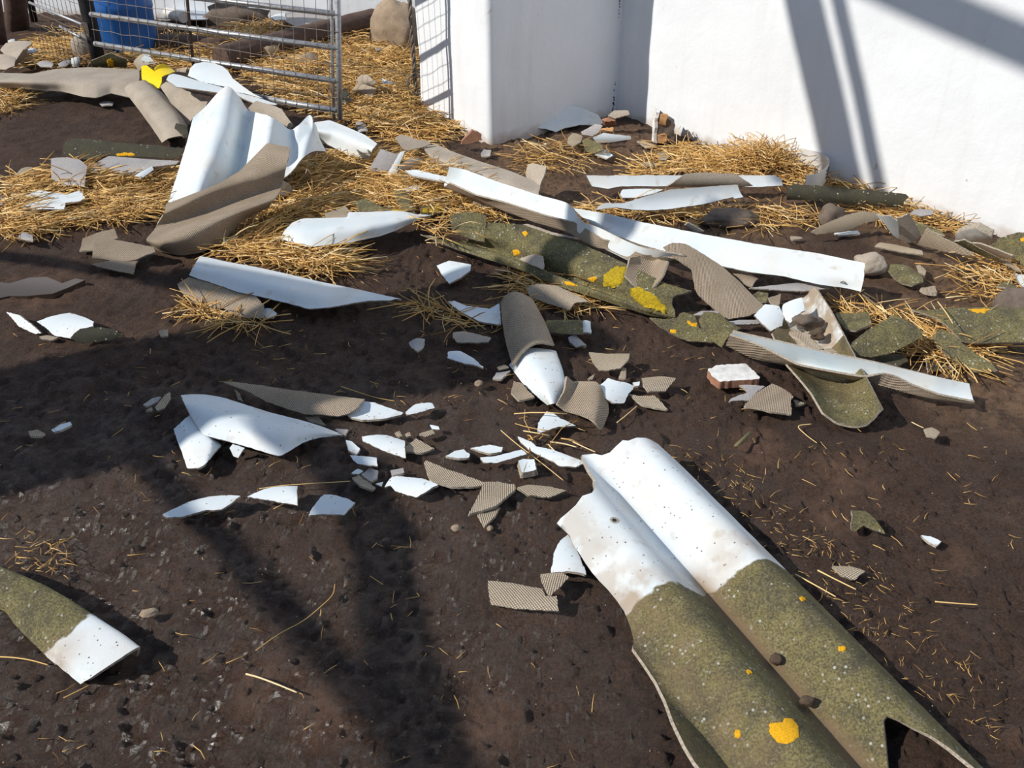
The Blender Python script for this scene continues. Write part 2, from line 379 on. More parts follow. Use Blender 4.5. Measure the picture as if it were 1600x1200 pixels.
def bvh(o):
    me = o.data; org = ORG[o.name]
    return BVHTree.FromPolygons([tuple(np.array(v.co)+org) for v in me.vertices], [tuple(p.vertices) for p in me.polygons])
def lichen(parent, reg, polys, key='orlich', hgt=.003, name='lichen_patch', label=None):
    """Crusts of lichen growing on a piece: lumpy patches following its surface."""
    bv = bvh(parent)
    for k, s in enumerate(polys):
        P = pts(reg, s); P = np.array([p[:2] for p in P]); st = max(1.6, np.ptp(P, axis=0).max()/16)
        out = []
        for i in range(len(P)):
            a, b = P[i], P[(i+1) % len(P)]; n = max(1, int(np.linalg.norm(b-a)/st))
            for q in range(n): out.append(a+(b-a)*q/n + (RNG.uniform(-.35, .35, 2)*st if q else 0))
        out = np.array(out); gx, gy = np.meshgrid(np.arange(P[:, 0].min(), P[:, 0].max(), st), np.arange(P[:, 1].min(), P[:, 1].max(), st)); gx = gx.ravel()+RNG.uniform(-.2, .2, gx.size)*st; gy = gy.ravel()
        ins = in_poly(gx, gy, out.tolist()); gp = np.stack([gx[ins], gy[ins]], 1)
        vs, es, fs, *_ = geometry.delaunay_2d_cdt([Vector(p) for p in np.vstack([out, gp])], [(i, (i+1) % len(out)) for i in range(len(out))], [], 1, 1e-5)
        V, ok = [], []
        nb = len(out)
        for i, v in enumerate(vs):
            r = ray(v[0], v[1]); loc, nn, _, _ = bv.ray_cast(Vector(C0), Vector(r).normalized())
            if loc is None: V.append((0, 0, 0)); ok.append(False); continue
            edge = np.min(np.linalg.norm(out-np.array(v), axis=1)) < st*.3
            d = -.0008 if edge else hgt*(.45+.8*abs(noise.noise(loc*130)))
            if nn.dot(Vector(r)) > 0: nn = -nn
            V.append(tuple(loc+nn*d)); ok.append(True)
        V = np.array(V); F = []
        for f in fs:
            if not all(ok[i] for i in f): continue
            e = max(np.linalg.norm(V[f[i]]-V[f[(i+1) % 3]]) for i in range(3))
            if e > .06: continue
            nn = np.cross(V[f[1]]-V[f[0]], V[f[2]]-V[f[0]]); F.append(tuple(f) if nn@(C0-V[f[0]]) > 0 else tuple(reversed(f)))
        used = sorted({i for f in F for i in f})
        if not used: continue
        mp = {a: b for b, a in enumerate(used)}
        o = child_mesh(name, V[used], [tuple(mp[i] for i in f) for f in F], MX[key], parent)
        if label: o['label'] = label

def tube(P, r, k=8, cap=True):
    P = np.array(P, float); n = len(P); rr = np.full(n, r) if np.isscalar(r) else np.array(r)
    tg = np.gradient(P, axis=0); tg /= np.linalg.norm(tg, axis=1)[:, None]+1e-12
    ref = np.array([0, 0, 1.]) if abs(tg[:, 2]).mean() < .8 else np.array([1., 0, 0])
    V = []
    for i in range(n):
        a = np.cross(tg[i], ref); a /= np.linalg.norm(a)+1e-12; b = np.cross(tg[i], a)
        for j in range(k):
            t = 2*math.pi*j/k; V.append(P[i]+rr[i]*(a*math.cos(t)+b*math.sin(t)))
    F = [(i*k+j, (i+1)*k+j, (i+1)*k+(j+1) % k, i*k+(j+1) % k) for i in range(n-1) for j in range(k)]
    if cap: F += [tuple(range(k)), tuple((n-1)*k+j for j in reversed(range(k)))]
    return np.array(V), F
def join(parts):
    V, F, o = [], [], 0
    for v, f in parts:
        V.append(v); F += [tuple(i+o for i in q) for q in f]; o += len(v)
    return np.vstack(V), F
def rock_geo(c, size, seed, rot=0.0, sub=3, amp=.28, flat=0.0):
    bm = bmesh.new(); bmesh.ops.create_icosphere(bm, subdivisions=sub, radius=1.0); V = []
    ca, sa = math.cos(rot), math.sin(rot)
    for v in bm.verts:
        d = v.co.copy(); k = 1+amp*noise.noise(d*1.3+Vector((seed, 0, 0)))+amp*.5*noise.noise(d*3.1+Vector((0, seed, 0)))+amp*.2*noise.noise(d*8+Vector((0, 0, seed)))
        p = d*k; x, y, z = p.x*size[0], p.y*size[1], p.z*size[2]
        V.append((c[0]+x*ca-y*sa, c[1]+x*sa+y*ca, c[2]+z))
    F = [tuple(v.index for v in f.verts) for f in bm.faces]; bm.free(); return np.array(V), F
def rock(reg, label, x, y, size, key, z=0.0, seed=1, rot=0.0, name='stone', cat='stone', group=None, **kw):
    p = pts(reg, f'{x},{y}')[0]; c = at(*p, z); c[2] = z
    V, F = rock_geo(c, size, seed, rot, **kw); return tag(mesh_obj(name, V, F, MX[key]), label, cat, group)

# ------------------------------------------------------------------ the setting: ground, walls, unseen beams added to throw the shade
STRAW_ZONES = [  # (outline on the photograph, litter density 0..1)
    ('300,62 400,40 560,54 640,66 648,165 720,200 640,240 560,190 480,165 380,110 240,110 110,95 60,72 130,56 230,70', 1.0),
    ('0,285 70,270 150,262 270,262 262,330 210,345 120,352 60,365 0,372', .95),
    ('435,300 470,250 560,240 600,262 640,262 700,280 740,305 705,335 650,340 570,322 500,345 440,368 520,400 540,425 480,432 400,408 330,400 300,385 370,350', .95),
    ('1000,262 1030,240 1060,225 1130,245 1180,238 1270,265 1340,290 1300,310 1230,290 1100,272 990,278', .9),
    ('880,330 960,318 1080,330 1180,322 1260,330 1300,345 1200,360 1060,340 930,345', .5),
    ('1340,290 1420,320 1500,345 1500,362 1400,355 1340,330', .7),
    ('1300,470 1380,480 1460,510 1560,545 1500,580 1420,540 1330,500', .6),
    ('640,470 780,480 790,520 690,510', .35), ('790,430 860,432 960,470 900,490 820,470', .4),
    ('800,232 880,222 960,240 900,268 820,275', .6), ('280,470 420,470 420,510 330,512', .5),
    ('1490,410 1600,400 1600,470 1520,470', .5), ('800,650 900,690 930,700 880,712 800,690', .25),
    ('60,65 130,60 130,105 50,112', .8), ('0,140 25,140 40,165 0,180', .8)]
CLAY = [(400,1072,60), (510,1112,60), (760,1130,60), (1190,695,45), (1310,742,50), (1580,600,60), (1370,1042,40), (1300,800,40), (1500,870,30), (1590,1150,30), (560,410,40), (1340,440,60), (60,455,70)]
SANDY = [(870,225,130), (800,232,60), (960,215,80), (1000,240,80), (1090,300,160), (1560,610,120), (1500,420,150), (880,300,90)]
def zone_world(s): return [at(*p)[:2] for p in pts('P', s)]
ZW = [(zone_world(s), d) for s, d in STRAW_ZONES]
def soft_zone(X, Y):
    m = np.zeros(X.shape)
    for poly, d in ZW:
        acc = np.zeros(X.shape)
        for k in range(9):
            a = k*2.4; r = .05*math.sqrt(k)
            acc += in_poly(X+r*math.cos(a), Y+r*math.sin(a), poly)
        m = np.maximum(m, acc/9*d)
    return m
def ground_h(X, Y):
    h = .020*(vnoise(X*1.7, Y*1.7, 1)-.7) + .014*(vnoise(X*6, Y*6, 2)-.65) + .012*(vnoise(X*19, Y*19, 3)-.62)
    c = vnoise(X*48, Y*48, 4); h = h + .016*(c-.6) + .030*np.clip(vnoise(X*75, Y*75, 5)-.55, 0, 1) - .004
    return np.where(h > 0, .007*np.tanh(h/.007), h)
def build_ground():
    ys = [.75]
    while ys[-1] < 13: ys.append(ys[-1]+max(.0062, .0058*ys[-1]))
    xs = [0.0]
    while xs[-1] < 9: xs.append(xs[-1]+.0068*(1+max(0, xs[-1]-1.0)*1.6))
    xs = np.array(xs); xs = np.concatenate([-xs[:0:-1], xs[xs < 5.5]]); ys = np.array(ys)
    X, Y = np.meshgrid(xs, ys); Z = ground_h(X, Y)
    st = soft_zone(X, Y); Z += st*.022*vnoise(X*5, Y*5, 11)
    def blobs(lst):
        m = np.zeros(X.shape)
        for x, y, r in lst:
            c = at(x, y); w = np.linalg.norm(at(x+r, y)-c); dx, dy = X-c[0], Y-c[1]
            m = np.maximum(m, np.clip(1.5-np.sqrt(dx*dx+(dy*.8)**2)/w*(.75+.9*vnoise(X*7, Y*7, 21)), 0, 1))
        return m
    clay = blobs(CLAY); sandy = blobs(SANDY)
    V = np.stack([X.ravel(), Y.ravel(), Z.ravel()], 1); nx, ny = len(xs), len(ys)
    i = (np.arange(ny-1)[:, None]*nx+np.arange(nx-1)[None]).ravel(); F = np.stack([i, i+1, i+nx+1, i+nx], 1)
    m, n, l, b = mat('damp_dark_soil'); t = N(n, 'TexCoord'); co = t.outputs['Object']
    a = N(n, 'TexNoise', Scale=5.0, Detail=8.0, Roughness=.7); l.new(co, a.inputs['Vector'])
    c = ramp(n, l, a.outputs[0], [(.3, rgb(.074,.039,.025)), (.55, rgb(.124,.069,.044)), (.75, rgb(.195,.116,.075))])
    g = N(n, 'TexNoise', Scale=150.0, Detail=5.0, Roughness=.7); l.new(co, g.inputs['Vector'])
    c = mixc(n, l, ramp(n, l, g.outputs[0], [(.40, rgb(.7,.7,.7)), (.55, rgb(0,0,0))]), c, rgb(.028,.017,.012))
    vo = N(n, 'TexVoronoi', Scale=120.0); l.new(co, vo.inputs['Vector'])
    sel = N(n, 'TexNoise', Scale=60.0, Detail=1.0); l.new(co, sel.inputs['Vector'])
    fl = mth(n, l, 'MULTIPLY', ramp(n, l, vo.outputs['Distance'], [(.09, rgb(1,1,1)), (.17, rgb(0,0,0))]), ramp(n, l, sel.outputs[0], [(.57, rgb(0,0,0)), (.63, rgb(1,1,1))]))
    c = mixc(n, l, fl, c, rgb(.30,.24,.18))
    for nm, cc in (('clay', rgb(.21,.115,.07)), ('sandy', rgb(.29,.175,.10)), ('litter', rgb(.36,.19,.06))):
        q = N(n, 'Attribute'); q.attribute_name = nm
        br = N(n, 'TexNoise', Scale=26.0, Detail=6.0, Roughness=.75); l.new(co, br.inputs['Vector'])
        f = mth(n, l, 'MULTIPLY', q.outputs['Fac'], ramp(n, l, br.outputs[0], [(.38, rgb(.05,.05,.05)), (.6, rgb(.95,.95,.95))]))
        c = mixc(n, l, f, c, cc)
    l.new(c, b.inputs['Base Color'])
    w = N(n, 'Attribute'); w.attribute_name = 'wet'
    wn_ = N(n, 'TexNoise', Scale=9.0, Detail=4.0); l.new(co, wn_.inputs['Vector'])
    wf = mth(n, l, 'MULTIPLY', w.outputs['Fac'], ramp(n, l, wn_.outputs[0], [(.35, rgb(.2,.2,.2)), (.6, rgb(1,1,1))]))
    l.new(mth(n, l, 'MULTIPLY_ADD', wf, -.68), b.inputs['Roughness']); b.inputs['Roughness'].links[0].from_node.inputs[2].default_value = .86
    l.new(mth(n, l, 'MULTIPLY_ADD', wf, .55), b.inputs['Specular IOR Level']); b.inputs['Specular IOR Level'].links[0].from_node.inputs[2].default_value = .35
    h1 = N(n, 'TexNoise', Scale=70.0, Detail=9.0, Roughness=.78); l.new(co, h1.inputs['Vector'])
    h2 = N(n, 'TexNoise', Scale=230.0, Detail=4.0, Roughness=.7); l.new(co, h2.inputs['Vector'])
    bump(n, l, mth(n, l, 'ADD', h1.outputs[0], mth(n, l, 'MULTIPLY', h2.outputs[0], .35)), b, 1.0, .022)
    wet = np.clip(.95-(X*.9+.15)*.9, 0, 1)*np.clip(2.9-Y, 0, 1)
    o = mesh_obj('ground', V, F.tolist(), m, attrs=dict(clay=clay.ravel(), sandy=sandy.ravel(), litter=st.ravel(), wet=np.maximum(wet, .12).ravel()), origin=(0, 0, 0))
    tag(o, kind='structure'); return o
build_ground()

def wall_material():
    m, n, l, b = mat('whitewashed_plaster'); t = N(n, 'TexCoord'); co = t.outputs['Object']
    a = N(n, 'TexNoise', Scale=2.2, Detail=7.0); l.new(co, a.inputs['Vector'])
    c = ramp(n, l, a.outputs[0], [(.3, rgb(.79,.81,.83)), (.6, rgb(.84,.86,.88))])
    s = N(n, 'TexNoise', Scale=16.0, Detail=5.0); l.new(co, s.inputs['Vector'])
    c = mixc(n, l, ramp(n, l, s.outputs[0], [(.72, rgb(0,0,0)), (.80, rgb(.9,.9,.9))]), c, rgb(.42,.35,.27))
    mp = N(n, 'Mapping'); mp.inputs['Scale'].default_value = (14, 14, 1.2); l.new(co, mp.inputs['Vector'])
    st = N(n, 'TexNoise', Scale=1.0, Detail=5.0); l.new(mp.outputs[0], st.inputs['Vector'])
    c = mixc(n, l, ramp(n, l, st.outputs[0], [(.52, rgb(0,0,0)), (.8, rgb(.35,.35,.35))]), c, rgb(.66,.66,.65))
    # soil splashed up over the foot of the wall
    sz = N(n, 'SeparateXYZ'); l.new(co, sz.inputs[0])
    d = ramp(n, l, mth(n, l, 'ADD', sz.outputs['Z'], mth(n, l, 'MULTIPLY', s.outputs[0], .09)), [(.035, rgb(.7,.7,.7)), (.085, rgb(0,0,0))])
    c = mixc(n, l, d, c, rgb(.46,.36,.27))
    l.new(c, b.inputs['Base Color']); b.inputs['Roughness'].default_value = .9; b.inputs['Specular IOR Level'].default_value = .2
    h = N(n, 'TexNoise', Scale=11.0, Detail=9.0, Roughness=.62); l.new(co, h.inputs['Vector']); bump(n, l, h.outputs[0], b, .35, .012)
    return m
WALLM = wall_material()
def wall_prism(name, foot, H=3.4, seed=0, r=.03):
    """Hand-plastered masonry: rounded vertical corners and a slightly uneven face."""
    foot = [np.array(p, float) for p in foot]; n = len(foot); line = []
    for i in range(n):
        p, a, c = foot[i], foot[i-1], foot[(i+1) % n]
        d1 = (a-p)/np.linalg.norm(a-p); d2 = (c-p)/np.linalg.norm(c-p)
        for t in (0, .25, .5, .75, 1): line.append(p + d1*r*(1-t)**2 + d2*r*t**2)
        L = np.linalg.norm(c-p); k = max(1, int(L/.06)) if L < 4 else 30
        for j in range(1, k): line.append(p+(c-p)*((r+(L-2*r)*j/k)/L))
    line = np.array(line); m = len(line); tg = np.roll(line, -1, 0)-np.roll(line, 1, 0); nr = np.stack([tg[:, 1], -tg[:, 0]], 1); nr /= np.linalg.norm(nr, axis=1)[:, None]+1e-9
    zs = np.concatenate([np.arange(-.06, 1.3, .05), np.arange(1.4, H+.01, .2)]); V = []
    for z in zs:
        for i in range(m):
            q = Vector((line[i][0], line[i][1], z)); d = noise.noise(q*2.3+Vector((seed, 0, 0)))*.012+noise.noise(q*8)*.004
            V.append((line[i][0]+nr[i][0]*d, line[i][1]+nr[i][1]*d, z))
    F = [(j*m+i, j*m+(i+1) % m, (j+1)*m+(i+1) % m, (j+1)*m+i) for j in range(len(zs)-1) for i in range(m)]
    F += [tuple((len(zs)-1)*m+i for i in range(m))]
    o = mesh_obj(name, V, F, WALLM, origin=(0, 0, 0)); return tag(o, kind='structure')
PA, PB, PC = at(655,170)[:2], at(765,222)[:2], at(963,178)[:2]
PE = at(1600,375)[:2]; eR = (PE-PC)/np.linalg.norm(PE-PC); nR = np.array([-eR[1], eR[0]]); nR *= np.sign(nR[1]+1e-9)   # into the wall
wall_prism('wall_left', [PB, PC+(PC-PB)*.35, PC+(PC-PB)*.35+(PA-PB), PA], seed=3)
wall_prism('wall_right', [PC-eR*.02, PC+eR*6.0, PC+eR*6.0+nR*.5, PC-eR*.02+nR*.5], seed=8, r=.01)
b0, b1 = at(0,16)[:2], at(660,44)[:2]; bd = (b1-b0)/np.linalg.norm(b1-b0); bn = np.array([-bd[1], bd[0]])
wall_prism('wall_back', [b0-bd*3, b1+bd*.9, b1+bd*.9+bn*.4, b0-bd*3+bn*.4], H=2.6, seed=14)

# crumbling black joint down the inner corner
parts = []
for k in range(150):
    z = RNG.uniform(.02, 1.25) ** 1.0; w = .006+.012*max(0, .45-z)
    c = np.array([*(PC-(PC-PB)/np.linalg.norm(PC-PB)*(.012+RNG.uniform(0, w))), z]); c[:2] -= nR*.010
    parts.append(rock_geo(c, (.004, .004, RNG.uniform(.003, .008)), k, sub=1))
for dz, dx in ((0, 0),): pass
v, f = join(parts); o = mesh_obj('trim_1', v, f, MX['black']); tag(o, kind='structure')

# unseen beams added left of the view, shaped to throw the broad bars of shade
def wall_hit(x, y):
    r = ray(x, y); n3 = np.array([nR[0], nR[1], 0]); p = np.array([PC[0], PC[1], 0]); return C0 + r*(((p-C0)@n3)/(r@n3))
SD = np.array(SUN_D)
def shade_beam(a, b, wid, s=None, z=None, deep=None, ext=(0, 0)):
    """An unseen added beam from the two ends of its shadow, standing back along the sun's rays."""
    ends = []
    for p, zz in ((a, z[0]), (b, z[1])): ends.append(p - SD*((zz-p[2])/-SD[2]))
    A, B = np.array(ends[0]), np.array(ends[1]); d = (B-A)/np.linalg.norm(B-A); A = A-d*ext[0]; B = B+d*ext[1]
    u = np.cross(d, SD); u /= np.linalg.norm(u); v = np.cross(d, u); w = wid/2; q = min(wid, .10)/2; V = []
    for P in (A, B):
        for i, j in ((-1, -1), (1, -1), (1, 1), (-1, 1)): V.append(P+u*w*i+v*q*j)
    return np.array(V), [(0, 3, 2, 1), (4, 5, 6, 7), (0, 1, 5, 4), (1, 2, 6, 5), (2, 3, 7, 6), (3, 0, 4, 7)]
gp = lambda x, y: at(x, y, 0)
SHADE_CASTERS = [  # shadow ends, width, heights
    (gp(-260,715), gp(800,490), .72, (2.3, 2.3)),
    (gp(300,594), gp(690,545), .20, (2.3, 2.3)),
    (gp(310,440), gp(690,508), .14, (2.3, 2.3)),
    (gp(640,520), gp(1120,352), .15, (2.6, 2.6)),
    (gp(215,715), gp(660,1190), .055, (2.0, 2.0)),
    (gp(430,590), gp(572,800), .10, (2.1, 2.0)),
    (gp(560,770), gp(668,1200), .105, (2.0, 2.0)),
    (gp(-40,392), gp(300,440), .07, (2.2, 2.2)),
    (wall_hit(1228,-120), wall_hit(1322,300), .20, (4.3, 3.3)),
    (wall_hit(1285,-120), wall_hit(1375,300), .075, (4.3, 3.3)),
    (wall_hit(1380,-25), wall_hit(1720,125), .14, (4.4, 4.4))]
for a, b, w, z in SHADE_CASTERS:
    v, f = shade_beam(a, b, w, z=z, ext=(.15, .15)); o = mesh_obj('shade_caster', v, f, MX['beam'], smooth=False); tag(o, kind='structure')

# ------------------------------------------------------------------ the large sheet pieces
BIG, MID, WALLG, GATEG, LEFTG, RIGHTG = 'large roof sheet pieces', 'shards scattered on the dark soil', 'rubble at the wall corner', 'debris by the gate', 'debris in the straw on the left', 'debris on the right side'
vb = at(1330,1190,.01)-at(930,735,.01)
fore = shard('P', 'two-humped foreground roof sheet, white upper end, mossy lower end with orange lichen', 'T',
  '909,711 929,709 940,712 953,707 962,698 973,688 982,689 995,684 1008,684 1020,692,0.0,.185 1020,692,.06,.200 1020,692,.1,.204 1020,692,.55,.209 1020,692,.98,.207 1020,692,1.24,.205 1488,1171,1.255,.200 1455,1150 1425,1137 1400,1124 1385,1119 1380,1126 1383,1160 1387,1200 1391,1250 1300,1270 1130,1250 1085,1190 1070,1165 1058,1140 1040,1095 1025,1065 1005,1035 989,1013 990,1000 985,980 975,955 950,922 925,895 905,865 890,837 870,818 876,810 888,800 900,789 910,775 925,770 930,762 929,748 920,735',
  h=.018, wave=(.076, .232), axis='936,735 1336,1190', name='corrugated_sheet', cat='roof sheet', group=BIG, thick=.0075,
  moss=lambda u, v: u-(.50+.10*v), dirt=lambda u, v: 1.5*max(0, 1-abs(v)/.034)*min(1, max(0, u-.40)*6)+max(0, 1-abs(u-.46)/.08)*.38+max(0, min(1, (-v-.12)*20))*.4+.05, jit=1.3)
print('FORE uv', np.round(LAST['uv'], 3).tolist())
lichen(fore, 'M', ['805,660 845,655 850,642 880,645 895,665 900,700 885,715 855,728 830,722 815,705 803,690', '695,682 712,678 716,700 705,710 694,702', '1018,420 1040,418 1046,430 1035,438 1020,434', '730,494 745,493 750,505 738,510', '893,265 915,265 922,275 905,280'])
loft('N', 'mossy half-round ridge piece with a white end at the left edge of the foreground', 'T',
  ['-40,400,.004 20,412,.004 60,470,.004 130,540,.004 200,610,.004 270,665,.004 335,718,.004', '-40,330,.036 50,370,.036 150,440,.036 250,540,.036 320,600,.034 385,688,.030',
   '-40,215,.052 0,228,.052 90,265,.052 200,315,.052 300,375,.052 420,458,.052 500,510,.052 572,566,.050', '-40,240,.004 100,295,.004 300,405,.004 420,480,.004 500,530,.004 580,598,.004'],
  name='ridge_piece', cat='roof sheet', group=BIG, moss=lambda a, b: (.62+.10*b-a)*.45, dirt=lambda a, b: max(0, 1-abs(a-.72)/.2)*max(0, .55-b)*2)
loft('L', 'long white trough lying across the mossy channel, its woven grey outside facing forward', 'W',
  ['385,182,.125 560,220,.12 800,275,.115 980,310,.11 1240,370,.085 1372,398,.06', '360,235,.05 470,290,.03 640,318,.035 780,345,.035 960,392,.035 1070,420,.03 1210,452,.025 1392,474,.02',
   '376,190,.115 450,215,.11 510,240,.105 600,285,.09 660,315,.085 760,335,.085 870,355,.08 940,365,.078 1010,350,.082 1060,360,.078 1140,400,.062 1250,440,.048 1394,468,.03'],
  name='white_strip', cat='roof sheet', group=BIG, sub=9, rough=.6)
loft('S', 'open channel piece lying upwards, beige right wall, mossy lower end', 'T',
  ['505,400,.055 600,600,.05 690,700,.048 755,780,.045 822,897,.04', '590,300,.018 700,540,.014 850,800,.012 930,968,.012', '690,180,.018 830,420,.018 980,720,.018 1080,978,.018', '772,110,.085 860,240,.085 940,390,.082 1020,545,.08 1110,710,.075 1196,870,.068'],
  name='channel_piece', cat='roof sheet', group=BIG, under='M', moss=lambda a, b: (.30+.45*max(0, a-.3)-.55*max(0, b-.5)+(-.5 if a < .45 and b > .3 else 0))*.4, dirt=lambda a, b: max(0, .85-2.2*max(0, a-.5)-max(0, .4-b)))
loft('R', 'long white trough resting on the mossy sheet in the middle of the pile', 'W',
  ['325,195,.235 400,205,.235 560,265,.23 760,330,.225 910,370,.22 945,400,.215 985,470,.19 1060,490,.185 1200,560,.175 1300,600,.165 1400,620,.16 1505,640,.15', '300,285,.15 450,340,.145 600,405,.14 760,465,.135 900,505,.13 980,560,.12 1090,600,.115 1230,668,.105 1340,665,.11 1500,668,.11',
   '330,270,.205 460,330,.195 600,365,.19 800,430,.185 960,470,.175 1100,556,.155 1170,560,.155 1290,632,.14 1350,628,.14 1420,640,.138 1500,655,.135'],
  name='white_strip', cat='roof sheet', group=BIG, sub=9, rough=.8)
loft('P', 'broad white strip lying behind the middle trough, pointing right to the grey stone', 'W',
  ['895,325,.15 950,334,.15 1000,346,.15 1050,356,.15 1100,366,.15 1150,375,.15 1200,384,.15 1275,395,.15 1352,411,.15', '908,338,.125 955,350,.12 1000,364,.12 1050,376,.12 1125,393,.12 1185,408,.12 1255,420,.12 1350,435,.12', '930,354,.10 962,368,.10 1000,382,.10 1036,392,.10 1128,416,.09 1175,426,.09 1225,432,.09 1275,444,.085 1320,450,.08 1345,456,.08'],
  name='white_strip', cat='roof sheet', group=BIG, sub=6)
mossy = loft('R', 'long mossy sheet crusted with yellow lichen under the white troughs', 'M',
  ['520,470,.13 690,480,.13 860,540,.125 980,575,.12 1130,640,.115 1300,720,.105 1420,780,.10 1545,815,.095', '480,540,.085 650,570,.085 850,640,.085 1050,730,.08 1250,800,.075 1445,850,.07', '400,560,.03 640,652,.022 900,752,.02 1100,822,.02 1300,902,.02 1458,930,.02',
   '300,560,.05 480,600,.055 700,672,.058 930,765,.058 1120,836,.056 1320,912,.05 1455,945,.035',
   '180,530,.05 350,600,.04 480,645,.036 680,710,.034 880,795,.032 1110,868,.03 1330,940,.028 1445,957,.02'],
  name='corrugated_sheet', cat='roof sheet', group=BIG, sub=8, thick=.008, rough=1.6)
lichen(mossy, 'G', ['570,720 640,665 720,665 715,700 690,770 640,800 570,790', '740,800 800,790 900,850 970,930 960,965 860,960 800,900 740,850'], 'yellich', .007)
lichen(mossy, 'G', ['465,740 520,725 540,745 500,768', '60,450 90,440 102,462 78,482', '318,755 370,760 415,790 340,785', '0,560 40,560 60,590 10,600'], 'orlich', .004)
shA = loft('Q', 'big white corrugated sheet tilted up behind the woven grey sheet', 'W',
  ['325,255,.26 290,400,.20 230,600,.12 170,785,.05', '400,190,.29 360,420,.22 300,620,.15 235,785,.07', '530,58,.385 490,230,.32 440,450,.24 340,760,.12', '612,120,.34 570,320,.27 520,520,.19 440,760,.08', '670,205,.25 640,400,.18 612,580,.11 560,720,.04', '735,225,.29 715,400,.23 680,540,.17 600,700,.08', '805,245,.32 795,400,.26 750,500,.2 690,640,.12', '870,285,.29 865,430,.22 840,560,.15 800,680,.09', '935,328,.25 932,450,.19 900,630,.11', '985,300,.27 975,430,.2 950,585,.13', '1055,237,.30 1050,350,.24 1010,510,.17', '1078,280,.28 1085,370,.22 1080,467,.17', '1095,300,.23 1120,390,.18 1160,468,.13'],
  name='corrugated_sheet', cat='roof sheet', group=BIG, sub=4, n=44)
loft('Q', 'woven grey corrugated sheet slanting over the big white sheet', 'G',
  ['155,795,.12 300,740,.15 480,672,.18 620,585,.21 700,505,.24 790,412,.28 935,440,.27', '145,850,.115 300,780,.15 500,690,.185 700,615,.215 915,545,.245', '85,950,.05 250,905,.07 420,850,.09 640,765,.12 880,690,.15', '32,1018,.075 130,1028,.09 300,970,.115 450,905,.135 660,830,.15 830,770,.165', '60,1050,.02 110,1092,.012 250,1118,.012 380,1100,.02 500,1040,.03 650,890,.06 805,815,.085'],
  name='corrugated_sheet', cat='roof sheet', group=BIG, sub=8, under='W')
loft('Q', 'white arched piece right of the big tilted sheet, with a dark triangular shade', 'W',
  ['1085,285,.13 1180,270,.135 1280,310,.135 1400,362,.13 1478,418,.12', '1095,335,.13 1200,345,.13 1310,390,.125 1450,455,.11', '1110,395,.06 1200,440,.055 1290,485,.05 1370,512,.045 1425,522,.04'], name='sheet_fragment', cat='sheet piece', group=BIG)
loft('R', 'woven grey half tube standing on the white half tube in the middle', 'G',
  ['582,870,.03 590,960,.03 605,1060,.03 640,1187,.025', '612,830,.075 640,950,.075 668,1060,.07 700,1115,.065', '665,818,.09 720,940,.09 765,1074,.085', '742,855,.065 800,960,.065 850,1085,.06', '742,885,.02 790,990,.02 842,1100,.02'], name='half_tube', cat='sheet piece', group=BIG, sub=5)
loft('K', 'white half tube lying under the woven grey half tube', 'W',
  ['-20,80,.0 60,190,.0 130,260,.0 220,332,.005', '90,-20,.05 150,90,.05 200,200,.05 250,328,.04', '265,-10,.035 310,110,.035 328,190,.032 285,322,.025', '262,15,0 300,120,0 315,210,0 284,328,0'], name='half_tube', cat='sheet piece', group=BIG, sub=5)
loft('K', 'S-shaped woven grey piece leaning against the white half tube', 'G',
  ['345,150,.07 330,240,.055 280,322,.05', '385,180,.035 370,260,.033 342,367,.03', '460,182,.048 440,290,.045 420,388,.04', '540,195,.055 530,300,.052 512,436,.042', '602,310,.02 607,380,.014 562,495,.006'], name='sheet_fragment', cat='sheet piece', group=BIG, sub=5)
loft('I', 'large white piece with black specks, left of the small white scatter', 'W',
  ['328,270,.045 400,262,.045 490,265,.045 600,285,.045 740,330,.045 880,375,.04 1000,405,.04 1120,435,.035 1240,475,.025 1342,515,.014', '350,320,.06 450,350,.068 560,400,.07 800,480,.07 1000,515,.06 1150,495,.045 1342,518,.016', '382,385,.045 430,460,.045 470,520,.04 570,545,.04 700,580,.038 860,630,.035 950,655,.03 1010,620,.03 1090,570,.03 1180,540,.026 1342,521,.012'], name='sheet_fragment', cat='sheet piece', group=BIG)
loft('I', 'white arched end under the left end of the large speckled piece', 'W',
  ['282,482,.01 320,590,.01 340,640,.01 370,730,.006', '330,440,.028 400,560,.03 440,725,.026', '382,395,.03 440,470,.038 520,570,.04 495,690,.034', '400,400,.03 470,490,.03 590,585,.022 545,632,.012'], name='sheet_fragment', cat='sheet piece', group=BIG)
shard('I', 'long leaf-shaped woven grey piece behind the large speckled white one', 'G', '595,190 640,185 850,210 1000,235 1200,260 1350,280 1480,295 1440,345 1380,385 1310,402 1200,390 1100,390 980,350 860,310 760,250 680,220', h='600,188,.025 1480,295,.03 1200,390,.018', bend=.022, name='sheet_fragment', cat='sheet piece', group=BIG)
loft('P', 'long white arched piece on the left, pointing right over bare soil', 'W',
  ['312,400,.055 325,402,.055 350,408,.055 400,417,.055 450,428,.055 500,440,.05 550,450,.045 600,461,.035 627,467,.02', '302,416,.075 350,424,.08 400,438,.08 450,450,.078 500,460,.068 560,462,.045 627,468,.02', '295,430,.05 310,436,.05 337,444,.05 370,456,.05 400,462,.05 450,474,.045 482,483,.04 520,480,.04 550,474,.038 575,470,.034 627,469,.018'], name='sheet_fragment', cat='sheet piece', group=BIG)
shard('P', 'woven grey leaf shard under the long white piece on the left', 'G', '277,444 295,433 340,445 370,456 400,463 412,476 412,497 380,497 362,491 350,482 320,481 300,472 283,457', h='277,444,.022 412,490,.02 340,440,.05', bend=.012, name='sheet_fragment', cat='sheet piece', group=BIG)
